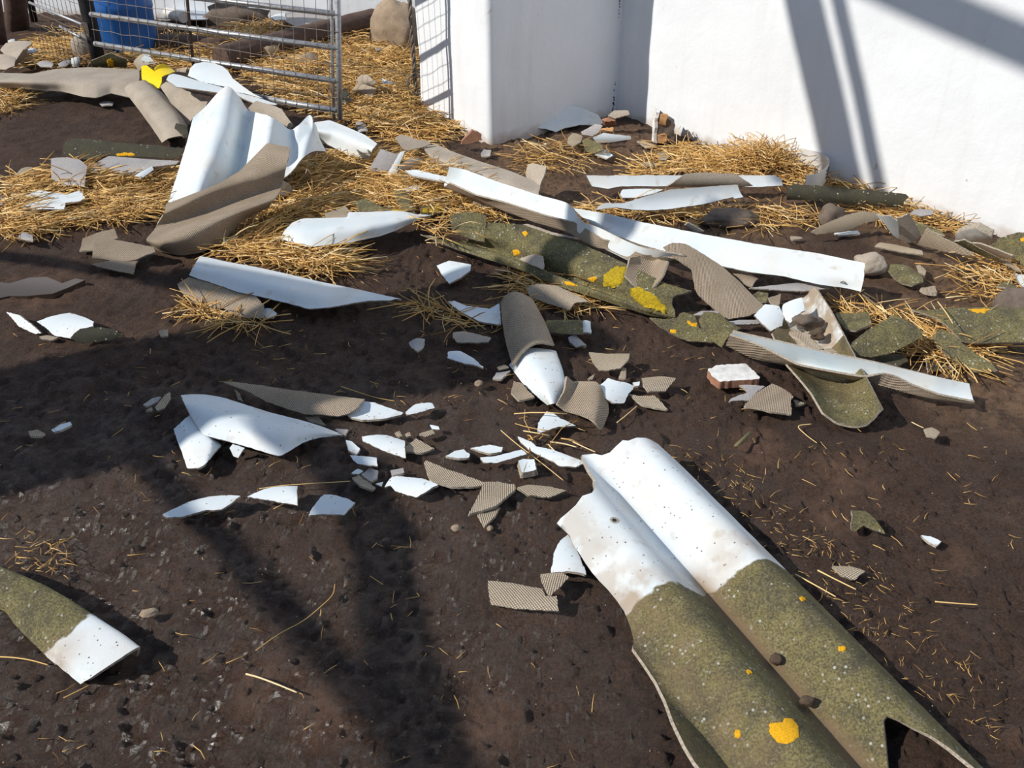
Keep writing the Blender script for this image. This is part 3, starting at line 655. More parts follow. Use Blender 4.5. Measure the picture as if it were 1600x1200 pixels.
loft('F', 'white boat-shaped piece on the straw in the centre left', 'W',
  ['225,392,.085 290,365,.09 430,362,.095 570,358,.10 577,325,.10 690,325,.10 850,315,.10 930,320,.095 1000,340,.09 1097,342,.08', '180,440,.095 300,430,.105 500,425,.11 700,405,.11 900,375,.10 1097,344,.082', '145,495,.06 200,510,.06 280,535,.058 340,545,.058 460,530,.06 600,515,.06 780,475,.062 880,440,.066 960,400,.07 1097,346,.08'], name='sheet_fragment', cat='sheet piece', group=BIG)
loft('A', 'long smooth grey sheet lying flat at the far left, its front edge raised', 'S',
  ['-60,452,.11 60,457,.11 200,460,.12 350,430,.13 560,420,.13 700,425,.13 870,435,.13', '-60,500,.12 200,505,.13 400,495,.135 600,500,.135 870,500,.13', '-60,545,.075 90,550,.075 200,560,.075 380,570,.07 520,605,.065 600,612,.065 690,583,.075 830,612,.07'], name='corrugated_sheet', cat='roof sheet', group=BIG, under='V')
loft('A', 'smooth grey half tube sloping down beside the yellow plastic', 'S',
  ['775,550,.14 800,600,.12 870,690,.08 950,800,.04 1012,892,.01', '815,520,.17 880,590,.15 960,720,.11 1065,862,.05', '900,500,.18 1000,600,.15 1090,700,.12 1165,850,.06', '925,515,.14 1010,575,.12 1090,665,.08 1172,780,.04 1164,900,.01'], name='half_tube', cat='sheet piece', group=BIG, sub=5)
shard('A', 'smooth grey piece between the yellow plastic and the big white sheet', 'S', '1000,540 1040,510 1150,560 1200,580 1300,630 1275,690 1210,735 1175,780 1080,660', h='1010,540,.17 1300,640,.15 1170,780,.04', bend=.03, name='sheet_fragment', cat='sheet piece', group=BIG)
shard('U', 'white strip lying behind the top of the big tilted sheet', 'W', '265,830 290,785 335,767 420,785 470,800 620,850 800,895 960,945 1010,965 1200,1010 1420,1085 1400,1095 1290,1078 1240,1098 1100,1040 1020,1000 900,975 780,962 600,935 450,915 370,905', h='280,820,.26 1400,1085,.18 780,962,.22', bend=.015, name='white_strip', cat='roof sheet', group=BIG)
shard('U', 'rounded white piece leaning up behind the white strip near the gate', 'W', '490,790 510,720 560,665 650,645 760,655 850,690 910,740 960,820 1080,910 1180,980 1290,1030 1210,1010 1100,980 1000,960 880,905 620,850', h='500,790,.27 1250,1020,.20 700,655,.325', bend=.012, name='sheet_fragment', cat='sheet piece', group=BIG)
shard('Q', 'shaded grey piece behind the second wave of the big white sheet', 'S', '670,200 720,150 800,170 880,200 950,300 930,325 870,285 800,240 720,245', h='670,200,.20 950,310,.16 760,160,.24', bend=.02, name='sheet_fragment', cat='sheet piece', group=BIG)
loft('P', 'long smooth grey strip above the middle white trough', 'S',
  ['660,229,.10 682,225,.105 705,236,.11 750,252,.11 800,268,.11 845,287,.10', '668,240,.12 700,252,.12 750,270,.12 800,288,.115 842,303,.10', '672,252,.08 700,268,.07 750,288,.07 800,304,.07 840,316,.07'], name='grey_strip', cat='roof sheet', group=BIG, under='V')
shard('G', 'woven grey arched piece on the right of the pile, running down from the white strip', 'G', '945,545 1000,518 1080,523 1200,590 1320,670 1400,740 1500,840 1602,935 1480,975 1350,998 1260,930 1170,850 1140,800 1120,680 1000,600', h='945,545,.15 1200,590,.13 1350,998,.014', bend=.028, axis='1040,560 1450,960', name='sheet_fragment', cat='sheet piece', group=BIG)
loft('P', 'upright curled woven grey piece under the right end of the middle trough', 'G',
  ['985,402,.15 980,418,.12 976,430,.11', '1005,400,.13 1000,425,.10 992,446,.085', '1025,404,.12 1020,432,.09 1007,453,.07', '1044,408,.155 1036,430,.13 1022,449,.09'], name='sheet_fragment', cat='sheet piece', group=BIG, sub=5)

# ------------------------------------------------------------------ shards, region by region (W white, G woven grey, S smooth grey, L tan, V pale grey, M mossy, K dark mossy)
def many(group, rows):
    out = []
    for row in rows:
        reg, m, label, poly = row[:4]; kw = row[4] if len(row) > 4 else {}
        out.append(shard(reg, label, m, poly, group=kw.pop('group', group), **kw))
    return out
many(MID, [
 ('M', 'W', 'white rounded shard half hidden under the left edge of the foreground sheet', '175,70 150,90 130,130 122,190 232,197 228,180 205,125 185,85', dict(h=.012)),
 ('M', 'L', 'tan woven block-like shard left of the foreground sheet', '-75,215 0,222 50,232 95,240 105,262 140,262 147,310 100,308 0,300 -65,290 -75,240', dict(h=.024)),
 ('M', 'L', 'small tan wedge lying on the end of the tan woven shard', '88,195 160,192 178,203 150,235 118,265 105,240 90,210', dict(h=.036)),
 ('M', 'L', 'flat tan chip on bare soil right of the foreground sheet', '1000,168 1060,170 1103,185 1070,213 1030,200'),
 ('P', 'W', 'small white sliver in the deep shade at the left', '80,672 95,663 110,659 112,664 98,671 84,675'),
 ('P', 'L', 'brownish chip just left of the small white sliver in the shade', '44,674 58,671 70,677 64,682 48,681'),
 ('L', 'W', 'tiny white-edged chip alone on the right foreground soil', '1170,1030 1210,1035 1255,1055 1235,1075 1205,1060'),
 ('L', 'L', 'pale hexagonal chip below the right end of the long white trough', '1180,590 1215,580 1250,600 1235,625 1190,615', dict(h=.02)),
 ('L', 'V', 'whitish ragged shard touching the broken woven grey shard', '410,405 470,405 520,410 480,440 460,470 370,472 380,460 450,435'),
 ('L', 'G', 'broken woven grey star-shaped shard below the plastered brick', '550,398 628,440 640,452 628,470 632,528 540,515 432,492 480,440', dict(h=.022)),
 ('L', 'G', 'small grey chip right of the star-shaped woven shard', '640,465 690,480 650,487'),
 ('K', 'L', 'tan fan-shaped shard above the small white square shard', '480,0 600,12 735,10 730,45 680,100 600,118 540,112 500,55', dict(h=.026)),
 ('K', 'W', 'white square shard right of the S-shaped grey piece', '530,225 600,163 650,180 765,215 725,270 700,320 640,322 590,295 540,255', dict(h='530,225,.03 765,215,.02 660,322,.012')),
 ('K', 'L', 'light tan arrow-shaped shard below the white square shard', '725,258 790,275 890,272 935,315 975,362 900,350 810,330'),
 ('K', 'L', 'tan shard with a curved top, first to the right of the white square shard', '808,165 940,152 1025,165 960,245 850,245 820,210', dict(h=.022)),
 ('K', 'L', 'small upright tan chip between the fan-shaped and the white square shard', '665,165 690,95 715,105 710,175'),
 ('K', 'L', 'tiny tan chip behind the S-shaped grey piece', '470,170 520,135 500,175'),
 ('K', 'W', 'tiny white chip beside the curved-top tan shard', '755,190 800,185 795,210 765,212'),
 ('J', 'G', 'woven grey shard peeping out left of the white half tube', '1210,180 1260,195 1340,280 1240,300 1195,255'),
 ('K', 'W', 'white curled shard just below the white half tube', '215,372 250,380 300,415 400,460 280,470 180,505 158,490 165,440', dict(bend=.025, h=.008)),
 ('K', 'W', 'long thin white sliver left of the foreground sheet top', '35,528 120,560 150,590 250,610 360,650 440,680 442,700 400,720 310,715 240,680 190,655 100,610 50,560', dict(h=.016)),
 ('J', 'W', 'white leaf shard at the right tip of the long grey leaf', '170,385 280,310 340,315 420,345 520,380 510,390 380,420 260,425 180,405', dict(h=.028)),
 ('J', 'W', 'narrow white shard, rightmost of the row after the grey leaf', '535,375 600,325 700,320 718,350 590,385 540,390', dict(h=.02)),
 ('J', 'W', 'white trapezoid shard above the small scatter', '262,530 420,520 530,555 535,665 400,620 270,560', dict(h=.02)),
 ('J', 'L', 'tan triangular shard touching the white trapezoid', '518,600 600,540 715,605 640,630 540,622', dict(h=.02)),
 ('J', 'L', 'small tan chip above the tan triangle', '620,510 700,485 718,510 660,530'),
 ('J', 'W', 'small white chip above the tan triangle', '685,455 740,465 748,485 700,482'),
 ('J', 'L', 'left one of two crumbs above the white trapezoid', '465,510 500,495 515,530 480,530', dict(h=.008)),
 ('J', 'L', 'right one of two crumbs above the white trapezoid', '530,515 560,500 572,525 540,532', dict(h=.008)),
 ('J', 'W', 'white chip off the right tip of the large speckled piece', '160,550 200,560 250,605 230,640 180,615'),
 ('J', 'W', 'white oblong shard, second below the tip of the large speckled piece', '188,645 355,660 358,715 240,700 205,675', dict(h=.022)),
 ('J', 'W', 'small white chip leaning on the two grey chips', '195,760 235,730 270,745 240,765'),
 ('J', 'V', 'upper one of two overlapping grey chips in the scatter', '258,765 310,725 362,740 355,790 320,810', dict(h=.02)),
 ('J', 'L', 'lower one of two overlapping grey chips in the scatter', '200,785 240,770 345,845 330,862 250,835'),
 ('J', 'V', 'small dirty white chip above the white shard with dark dots', '440,740 520,725 525,755 450,772'),
 ('J', 'W', 'tiny white crumb left of the white shard with dark dots', '345,825 395,812 385,842', dict(h=.008)),
 ('J', 'W', 'white shard with dark dots and a raised right edge, left of the woven triangle', '403,845 450,780 480,775 640,790 740,830 670,870 600,910 470,870 440,835', dict(h='405,845,.012 480,775,.02 740,830,.035')),
 ('J', 'L', 'tan woven triangular shard in the middle of the scatter', '650,690 665,677 800,735 950,785 1042,820 1030,835 830,842 700,810 670,760', dict(h=.02)),
 ('J', 'L', 'tan speckled triangular shard pointing down left, over a smaller one', '1030,812 1110,810 1218,828 1220,860 1100,960 925,1015 975,925', dict(h=.03)),
 ('J', 'L', 'small tan tip sticking out below the tan speckled triangle', '985,1010 1060,975 1125,970 1090,1030 1025,1092'),
 ('J', 'L', 'flat tan woven lozenge right of the tan speckled triangle', '1230,850 1300,830 1430,840 1542,868 1440,910 1290,895'),
 ('J', 'W', 'small white shard, left end of the row of white shards by the thin sliver', '785,650 840,620 900,610 937,640 930,660 860,665', dict(h=.018)),
 ('J', 'W', 'small white lens-shaped shard, topmost of the row by the thin sliver', '940,600 1060,580 1142,595 1130,625 1060,635 1000,620'),
 ('J', 'W', 'white bar-shaped shard above the small white cube-like chip', '1000,660 1100,650 1260,610 1292,640 1100,695 1020,690', dict(h=.02)),
 ('J', 'W', 'small white cube-like chip below the white bar-shaped shard', '1240,680 1270,668 1340,670 1350,735 1260,752', dict(h=.026, thick=.02)),
 ('J', 'L', 'upper tan crumb beside the left foot of the white half tube', '1105,95 1150,80 1180,95 1120,112'),
 ('J', 'V', 'lower pale crumb beside the left foot of the white half tube', '1080,165 1100,130 1190,115 1130,172', dict(h=.008)),
 ('J', 'W', 'white claw-shaped shard alone on soil, left of the white half tube', '800,0 880,-5 960,40 1022,98 880,65 795,38', dict(h=.022)),
 ('I', 'W', 'small white chip between the arched end and the large speckled piece', '635,600 655,575 730,600 690,662 660,652', dict(h='635,600,.025 730,600,.03 690,662,.006')),
 ('I', 'W', 'white speckled willow-leaf shard, leftmost of the three in front', '215,1015 300,975 400,930 500,905 640,895 702,900 640,950 580,985 480,990 340,1030 240,1034', dict(h='215,1015,.01 700,900,.02 500,985,.02', bend=.012)),
 ('I', 'W', 'white speckled triangle, middle of the three in front', '745,905 880,850 960,838 1060,838 1060,960 900,930', dict(h=.026)),
 ('I', 'W', 'white speckled diamond, rightmost of the three in front', '1128,1020 1225,890 1290,895 1420,940 1350,1020 1200,1015', dict(h=.024)),
 ('I', 'V', 'left one of two dusty grey chips left of the large speckled piece', '95,330 150,290 205,280 190,310 120,342'),
 ('I', 'L', 'right, longer one of two dusty grey chips left of the large speckled piece', '168,345 230,270 262,250 270,290 230,350 180,365', dict(h=.022)),
 ('I', 'L', 'small crumb in front of the two dusty grey chips', '110,370 150,342 155,367', dict(h=.008)),
 ('I', 'V', 'small pale chip hidden under the right tip of the large speckled piece', '1270,475 1377,485 1357,525 1340,512', dict(h=.008)),
 ('I', 'G', 'grey chip between the grey leaf and the large speckled piece', '1110,405 1190,400 1240,460 1130,430', dict(h=.01)),
 ('I', 'G', 'dark grey sliver under the left tip of the grey leaf', '660,230 700,262 722,312 690,300', dict(h=.01)),
 ('F', 'W', 'white kite-shaped shard on bare soil in the centre', '1130,660 1210,630 1345,655 1340,690 1280,735 1205,772 1165,720', dict(h='1130,660,.02 1345,655,.035 1205,772,.012', bend=.008)),
 ('F', 'W', 'white fin-shaped shard poking out left of the woven half tube', '1200,885 1240,880 1310,910 1460,930 1520,895 1532,1030 1400,1010 1280,950', dict(h=.03, bend=-.015)),
 ('F', 'V', 'grey kite-shaped chip left of the long grey chip', '955,1140 1000,1115 1057,1120 1050,1170 1010,1200 970,1170', dict(h=.02)),
 ('F', 'S', 'long rounded grey chip just left of the woven half tube', '1230,1080 1300,1070 1470,1110 1450,1140 1260,1142 1230,1112'),
 ('F', 'W', 'small white chip at the right tip of the woven leaf shard', '40,930 100,930 132,960 110,985 60,990', dict(h=.012)),
 ('G', 'L', 'tan shard running under the mossy sheet, behind the woven half tube', '90,800 130,780 280,785 480,885 390,895 360,940 200,890 110,850', dict(h='90,800,.03 480,885,.03 360,940,.012', bend=.03)),
 ('G', 'M', 'mossy oblong block right of the woven half tube', '200,1040 220,1000 440,1000 445,1085 300,1080 220,1070', dict(h=.03, bend=.012)),
 ('G', 'W', 'white end chip touching the mossy oblong block', '443,1005 490,1010 497,1085 440,1082', dict(h=.032, bend=.006)),
 ('G', 'V', 'pale woven chip in front of the mossy oblong block', '350,1110 400,1095 467,1160 400,1170 360,1140'),
 ('G', 'S', 'small dark grey shard lying on the mossy sheet', '45,620 130,590 195,600 200,660 190,682 120,655', dict(h='45,620,.06 195,600,.085 190,682,.065', bend=.004)),
])
many('mossy pieces', [
 ('G', 'M', 'mossy curved piece with orange lichen in front of the grey arched piece', '860,985 950,995 1020,990 1070,950 1140,970 1165,1040 1262,1132 1250,1142 1100,1132 1000,1090 920,1040', dict(h='860,985,.05 1150,980,.05 1100,1130,.012', bend=.022)),
 ('G', 'M', 'mossy rounded piece between the lichen-spotted one and the right white trough', '1165,1000 1200,950 1300,960 1350,1010 1430,1050 1380,1080 1330,1130 1310,1172 1250,1130 1180,1050', dict(h='1165,1000,.05 1430,1050,.05 1310,1172,.012', bend=.03)),
 ('L', 'M', 'large mossy plate behind the right wall of the channel', '885,225 940,180 1060,110 1180,185 1175,205 1050,270 960,290 890,280 870,250', dict(h='885,225,.07 1180,190,.09 960,290,.04', bend=.02)),
 ('L', 'M', 'small shaded mossy plate behind the large mossy plate', '815,105 950,100 967,150 900,178 860,172 830,140', dict(h=.05)),
 ('L', 'M', 'long mossy strip running out of the right edge of the frame', '1135,90 1190,95 1250,85 1480,80 1640,85 1640,225 1600,226 1380,230 1340,220 1290,170 1240,125 1180,105', dict(h='1135,90,.07 1640,90,.08 1400,230,.04', bend=.03, name='mossy_strip', cat='roof sheet')),
 ('L', 'M', 'mossy plate pointing down right below the long mossy strip', '1215,205 1250,170 1300,190 1350,235 1400,275 1460,310 1492,345 1400,350 1330,320 1290,290 1230,240', dict(h='1215,205,.05 1300,190,.06 1480,345,.02', bend=.012)),
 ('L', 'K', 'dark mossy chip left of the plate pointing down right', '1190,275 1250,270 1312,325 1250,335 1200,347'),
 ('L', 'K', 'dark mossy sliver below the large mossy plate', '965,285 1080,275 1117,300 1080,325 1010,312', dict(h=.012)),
 ('L', 'M', 'small curled mossy scrap alone on the right foreground soil', '880,925 940,930 985,970 1022,1026 975,1010 930,990 890,1020 878,1002', dict(h='880,925,.03 1020,1020,.008 880,1010,.012', bend=.02)),
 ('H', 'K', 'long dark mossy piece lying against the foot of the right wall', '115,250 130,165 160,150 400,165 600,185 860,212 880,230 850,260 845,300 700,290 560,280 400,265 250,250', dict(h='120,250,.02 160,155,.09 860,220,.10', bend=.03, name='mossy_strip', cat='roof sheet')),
 ('H', 'M', 'mossy plate on bare soil right of the rounded grey stone', '715,650 760,655 870,660 960,720 972,760 900,785 835,772 790,740'),
 ('H', 'M', 'mossy plate behind the light grey triangle by the wall', '920,385 1080,440 1105,472 990,430 950,472', dict(h=.03)),
 ('H', 'M', 'mossy flat shard on top of the light grey triangle', '1160,510 1230,500 1300,540 1450,615 1440,637 1350,602 1250,562', dict(h='1160,510,.08 1300,540,.09 1450,620,.05', bend=.008)),
 ('H', 'M', 'big mossy slab with a yellow spot at the right edge under the wall', '1385,540 1440,490 1550,455 1640,450 1640,700 1590,655 1530,602', dict(h='1385,540,.06 1600,455,.15 1600,690,.03', bend=.02)),
 ('H', 'M', 'small curled mossy scrap near the right edge', '1425,790 1480,760 1560,790 1552,830 1500,802'),
 ('F', 'M', 'mossy stone-like slab above the white boat-shaped piece', '620,262 680,240 800,300 780,322 640,315', dict(h=.06)),
 ('F', 'M', 'mossy slab right of the first mossy slab in the centre straw', '865,200 960,200 1002,310 920,320 880,250', dict(h=.06)),
 ('F', 'M', 'flat mossy slab tucked behind the point of the white boat-shaped piece', '700,265 810,300 980,310 1000,330 760,325', dict(h=.055)),
 ('F', 'M', 'cracked mossy plate at the upper left end of the long mossy sheet', '1210,350 1300,325 1380,330 1440,350 1428,512 1340,490 1225,450', dict(h='1210,350,.12 1440,350,.13 1340,495,.07', bend=.01)),
 ('F', 'M', 'mossy clod-like shard in the straw below the white boat-shaped piece', '400,605 470,560 600,555 580,590 430,642', dict(h=.03)),
 ('F', 'M', 'green mossy shard under the thin white sliver at the head of the trough', '905,95 980,85 1040,110 1010,140 930,130', dict(h=.07)),
 ('C', 'M', 'speckled mossy shard in front of the rubble by the wall corner', '400,905 470,865 560,900 570,940 500,962 420,932', dict(h='400,905,.02 560,900,.07 500,960,.02')),
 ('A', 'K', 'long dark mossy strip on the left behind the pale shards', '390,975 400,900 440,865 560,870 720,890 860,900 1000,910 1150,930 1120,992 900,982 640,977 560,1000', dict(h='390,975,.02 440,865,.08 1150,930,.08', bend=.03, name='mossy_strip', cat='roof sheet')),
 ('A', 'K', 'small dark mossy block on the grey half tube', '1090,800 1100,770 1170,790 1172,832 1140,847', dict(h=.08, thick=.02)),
 ('A', 'M', 'mossy yellow-patched piece behind the long flat grey sheet', '550,415 570,380 690,330 790,372 795,422', dict(h='550,415,.06 795,420,.06 690,330,.16', bend=.01)),
 ('E', 'K', 'dark mossy shard right of the white one at the left edge', '440,1110 500,1055 600,1045 710,1055 758,1095 700,1125 560,1142 480,1140', dict(h='440,1110,.03 750,1095,.02 600,1045,.045', bend=.012)),
 ('E', 'M', 'olive stick-like shard in the straw at the left edge', '0,445 80,400 240,345 205,385 100,432 40,462'),
 ('S', 'M', 'mossy scrap behind the woven grey arched piece on the right', '385,160 420,140 480,150 475,200 420,205', dict(h=.05)),
])
many(RIGHTG, [
 ('S', 'W', 'left one of the white broken bits at the head of the channel', '392,290 460,222 550,235 580,300 570,355 495,390 440,340', dict(h='392,290,.06 560,235,.07 495,390,.03', bend=.012)),
 ('S', 'W', 'right one of the white broken bits at the head of the channel', '560,260 580,220 690,180 715,260 660,290 620,340 590,320', dict(h='560,260,.06 700,200,.085 620,340,.05', bend=.012)),
 ('S', 'L', 'narrow tan slab lying inside the channel', '612,390 680,395 760,450 830,500 740,490 660,430', dict(h=.06, thick=.012)),
 ('S', 'L', 'small tan slab at the rim of the long white trough', '830,500 880,495 920,525 850,515', dict(h=.08)),
 ('S', 'V', 'pale grey strip under the end of the woven grey arched piece', '230,330 300,320 430,318 450,330 420,345 260,350', dict(h=.03)),
 ('S', 'V', 'pale grey wedge left of the woven grey arched piece, in its shade', '10,290 60,265 150,262 190,300 120,300 60,290', dict(h=.05)),
 ('S', 'G', 'woven grey scrap under the broad white strip', '240,10 330,15 420,60 380,110 330,100', dict(h=.05)),
 ('S', 'V', 'pale grey lens-shaped strip under the front edge of the broad white strip', '360,120 540,100 660,88 800,95 870,105 860,125 700,140 560,135', dict(h=.055)),
 ('S', 'G', 'small grey woven chip left of the channel head', '480,180 560,155 550,225 500,215', dict(h=.05)),
 ('G', 'W', 'white wavy strip in front of the white strip by the wall', '540,290 580,270 700,270 800,240 900,210 1000,185 1200,170 1410,155 1420,190 1446,232 1390,242 1380,232 1200,275 1000,305 850,315 750,310 650,295 525,312', dict(h='540,300,.08 1440,225,.08 1000,190,.12', bend=-.02, name='white_strip', cat='roof sheet', under='S')),
 ('G', 'W', 'stained white shard between the two white strips by the wall', '675,215 690,185 850,180 945,185 900,205 780,235 690,237', dict(h=.05)),
 ('P', 'W', 'straight white strip nearest the wall, partly behind a grey arch', '916,274 1000,274 1062,274 1160,274 1210,274 1221,280 1223,290 1190,292 1100,291 1040,291 972,291 950,295 925,291', dict(h='916,275,.10 1222,275,.10 1040,292,.06', bend=-.01, name='white_strip', cat='roof sheet')),
 ('G', 'S', 'shaded grey arch in front of the straight white strip', '965,168 1020,130 1080,85 1180,78 1400,85 1440,115 1505,163 1300,170', dict(h='970,168,.10 1500,163,.10 1200,80,.165', bend=.015)),
 ('G', 'W', 'small white triangle behind the broad white strip', '1075,410 1100,393 1200,447 1120,442', dict(h='1075,410,.09 1100,393,.12 1200,447,.08')),
 ('H', 'L', 'flat tan plate left of the white and grey wedges', '270,450 330,410 480,345 590,320 690,330 692,375 600,395 500,440 390,455 300,467', dict(h='270,450,.04 690,335,.09 390,455,.03')),
 ('H', 'W', 'thin white shard under the flat tan plate', '412,457 560,440 577,460 440,472', dict(h=.015)),
 ('H', 'W', 'white claw leaning on the grey wedge', '675,340 760,350 812,385 820,495 780,470 730,400', dict(h='675,340,.12 812,385,.14 815,495,.02')),
 ('H', 'S', 'grey wedge leaning beside the white claw', '800,365 880,335 910,370 957,470 930,500 860,522 820,492 812,400', dict(h='805,365,.14 900,345,.15 860,520,.02')),
 ('H', 'V', 'dusty pale shard in the straw by the wall foot', '885,335 920,310 1030,310 1035,340 960,352', dict(h=.05)),
 ('H', 'L', 'light grey triangle lying on the right with mossy shards on top', '935,530 990,425 1080,480 1200,540 1292,590 1260,598 1080,567', dict(h='935,530,.02 990,425,.11 1290,592,.05', bend=.012)),
 ('H', 'G', 'narrow grey plank-like shard leaning on the big mossy slab', '1275,520 1330,525 1532,600 1520,622 1450,612', dict(h='1275,520,.10 1330,525,.11 1520,620,.07', bend=.004)),
 ('H', 'G', 'dark grey tip below the big mossy slab', '1440,625 1500,630 1592,690 1560,692', dict(h=.03)),
 ('H', 'V', 'white plaster lump at the foot of the wall on the right', '1170,500 1172,462 1215,440 1300,425 1400,480 1385,540 1300,522', dict(h='1170,500,.02 1300,425,.13 1385,540,.03', top_mat=MX['plaster'], thick=.03)),
 ('H', 'L', 'flat tan lens-shaped shard in front of the light grey triangle', '665,540 700,515 800,530 960,565 972,592 840,577'),
 ('H', 'L', 'small pale chip right of the mossy plate on bare soil', '925,660 950,655 988,690 985,717 940,702'),
 ('H', 'L', 'rough pale chip below the mossy plate on bare soil', '955,800 1045,785 1057,825 990,822', dict(h=.02, thick=.015)),
 ('H', 'L', 'tiny tan chip behind the broad white strip', '140,475 200,480 222,490 150,498'),
 ('H', 'W', 'white shard cut by the right edge of the frame', '1545,710 1600,715 1630,730 1620,810 1580,780', dict(h=.03)),
 ('G', 'S', 'grey splinter lying over the lower lip of the mossy sheet', '60,405 100,400 250,450 420,490 435,500 300,478 150,440', dict(h='60,405,.12 420,490,.115 250,480,.11', bend=.003)),
])
many('shards around the centre straw', [
 ('F', 'W', 'thin white sliver at the head of the middle trough', '930,65 1000,60 1100,85 1215,110 1232,137 1150,130 980,97', dict(h=.16, name='white_strip', cat='roof sheet')),
 ('F', 'G', 'small shaded grey curl under the middle trough', '1350,285 1385,200 1430,215 1500,270 1575,302 1440,312', dict(h='1350,285,.09 1385,200,.13 1575,302,.10', bend=.015)),
 ('F', 'L', 'tan slab in the straw behind the left end of the white boat-shaped piece', '430,335 560,290 602,330 560,360 440,358', dict(h=.06)),
 ('F', 'W', 'small white shard in the centre straw under the sliver', '920,180 1055,135 1020,180 960,197', dict(h=.08)),
 ('F', 'L', 'splinter of grey wood-like shard under the big white sheet', '285,152 320,60 345,90 330,172', dict(h='285,152,.03 320,60,.14 345,90,.10')),
 ('Q', 'S', 'grey corner showing under the woven grey sheet', '870,735 880,640 930,670 970,715 900,745', dict(h='870,740,.05 880,640,.10 970,715,.03')),
 ('Q', 'L', 'pale chip in the straw right of the woven grey sheet', '540,1100 590,1035 660,1030 640,1060 570,1100', dict(h=.03)),
 ('B', 'V', 'pale grey bent plate left of the smooth grey strip', '705,1060 780,930 870,962 905,955 850,1090 820,1092', dict(h='705,1060,.06 780,930,.14 850,1090,.04', bend=.01)),
 ('B', 'W', 'narrow white bar on the right side of the pale grey bent plate', '820,1090 900,950 935,940 865,1092', dict(h='820,1090,.05 930,940,.15 865,1090,.05', bend=.004)),
 ('B', 'S', 'smooth grey twisted piece above the pale grey bent plate', '870,860 910,840 1000,872 1080,880 1092,900 1040,920 950,942 920,932 890,890', dict(h='870,860,.15 1090,895,.12 930,940,.11', bend=.02)),
 ('B', 'S', 'smooth grey arch at the head of the middle trough', '870,1092 900,1030 960,985 1030,990 1052,1020 1000,1042 920,1062', dict(h='870,1092,.07 1050,1010,.08 960,985,.12', bend=.025)),
 ('C', 'S', 'upright grey tab standing at the right end of the smooth grey strip', '85,1085 100,1030 130,1020 216,1040 200,1100 165,1202 90,1110', dict(h='85,1085,.10 216,1040,.16 165,1202,.07', bend=.015)),
 ('B', 'V', 'pale chip in the straw behind the white arched piece', '620,760 680,770 700,820 640,830', dict(h=.03)),
])
many(WALLG, [
 ('C', 'W', 'large white shard leaning against the shaded wall', '105,690 130,640 200,635 300,650 440,675 540,720 572,770 540,782 430,780 330,800 275,825 210,805 150,800 125,740', dict(h='150,802,.02 540,780,.02 200,635,.13', bend=-.012, name='sheet_fragment', cat='sheet piece')),
 ('C', 'W', 'flat white shard in front of the bricks at the wall corner', '505,860 570,830 640,840 742,850 745,870 640,887 530,897', dict(h='505,860,.05 742,852,.05 580,895,.02')),
 ('C', 'V', 'pale shard with a white edge under the large leaning white shard', '430,825 520,775 567,783 540,830 500,852 440,842', dict(h='430,825,.05 560,785,.09 500,852,.04')),
 ('C', 'L', 'tan shard left of the speckled mossy shard by the wall', '350,860 380,832 440,850 430,890 380,917 345,892', dict(h=.04)),
 ('C', 'W', 'small white shard in straw before the speckled mossy shard', '520,962 580,935 632,970 590,992', dict(h=.03)),
 ('C', 'S', 'grey shard on top of the rubble right in the corner', '600,722 640,690 725,690 737,715 640,742', dict(h='600,722,.10 730,692,.12 640,742,.09', thick=.012)),
 ('C', 'L', 'flat tan chip left of the standing plastered brick', '780,880 830,880 902,910 840,922'),
 ('C', 'L', 'tan square chip in straw in front of the standing plastered brick', '905,962 940,945 1002,962 960,1002 920,997'),
 ('C', 'L', 'long pale chip at the left end of the right straw', '800,1020 870,1015 932,1030 860,1047'),
 ('C', 'W', 'tiny white chip on the bare ground before the shaded wall', '190,900 215,895 213,908'),
 ('R', 'V', 'small pale chip by the orange brick at the wall edge', '485,125 500,105 535,110 530,140 490,140'),
])
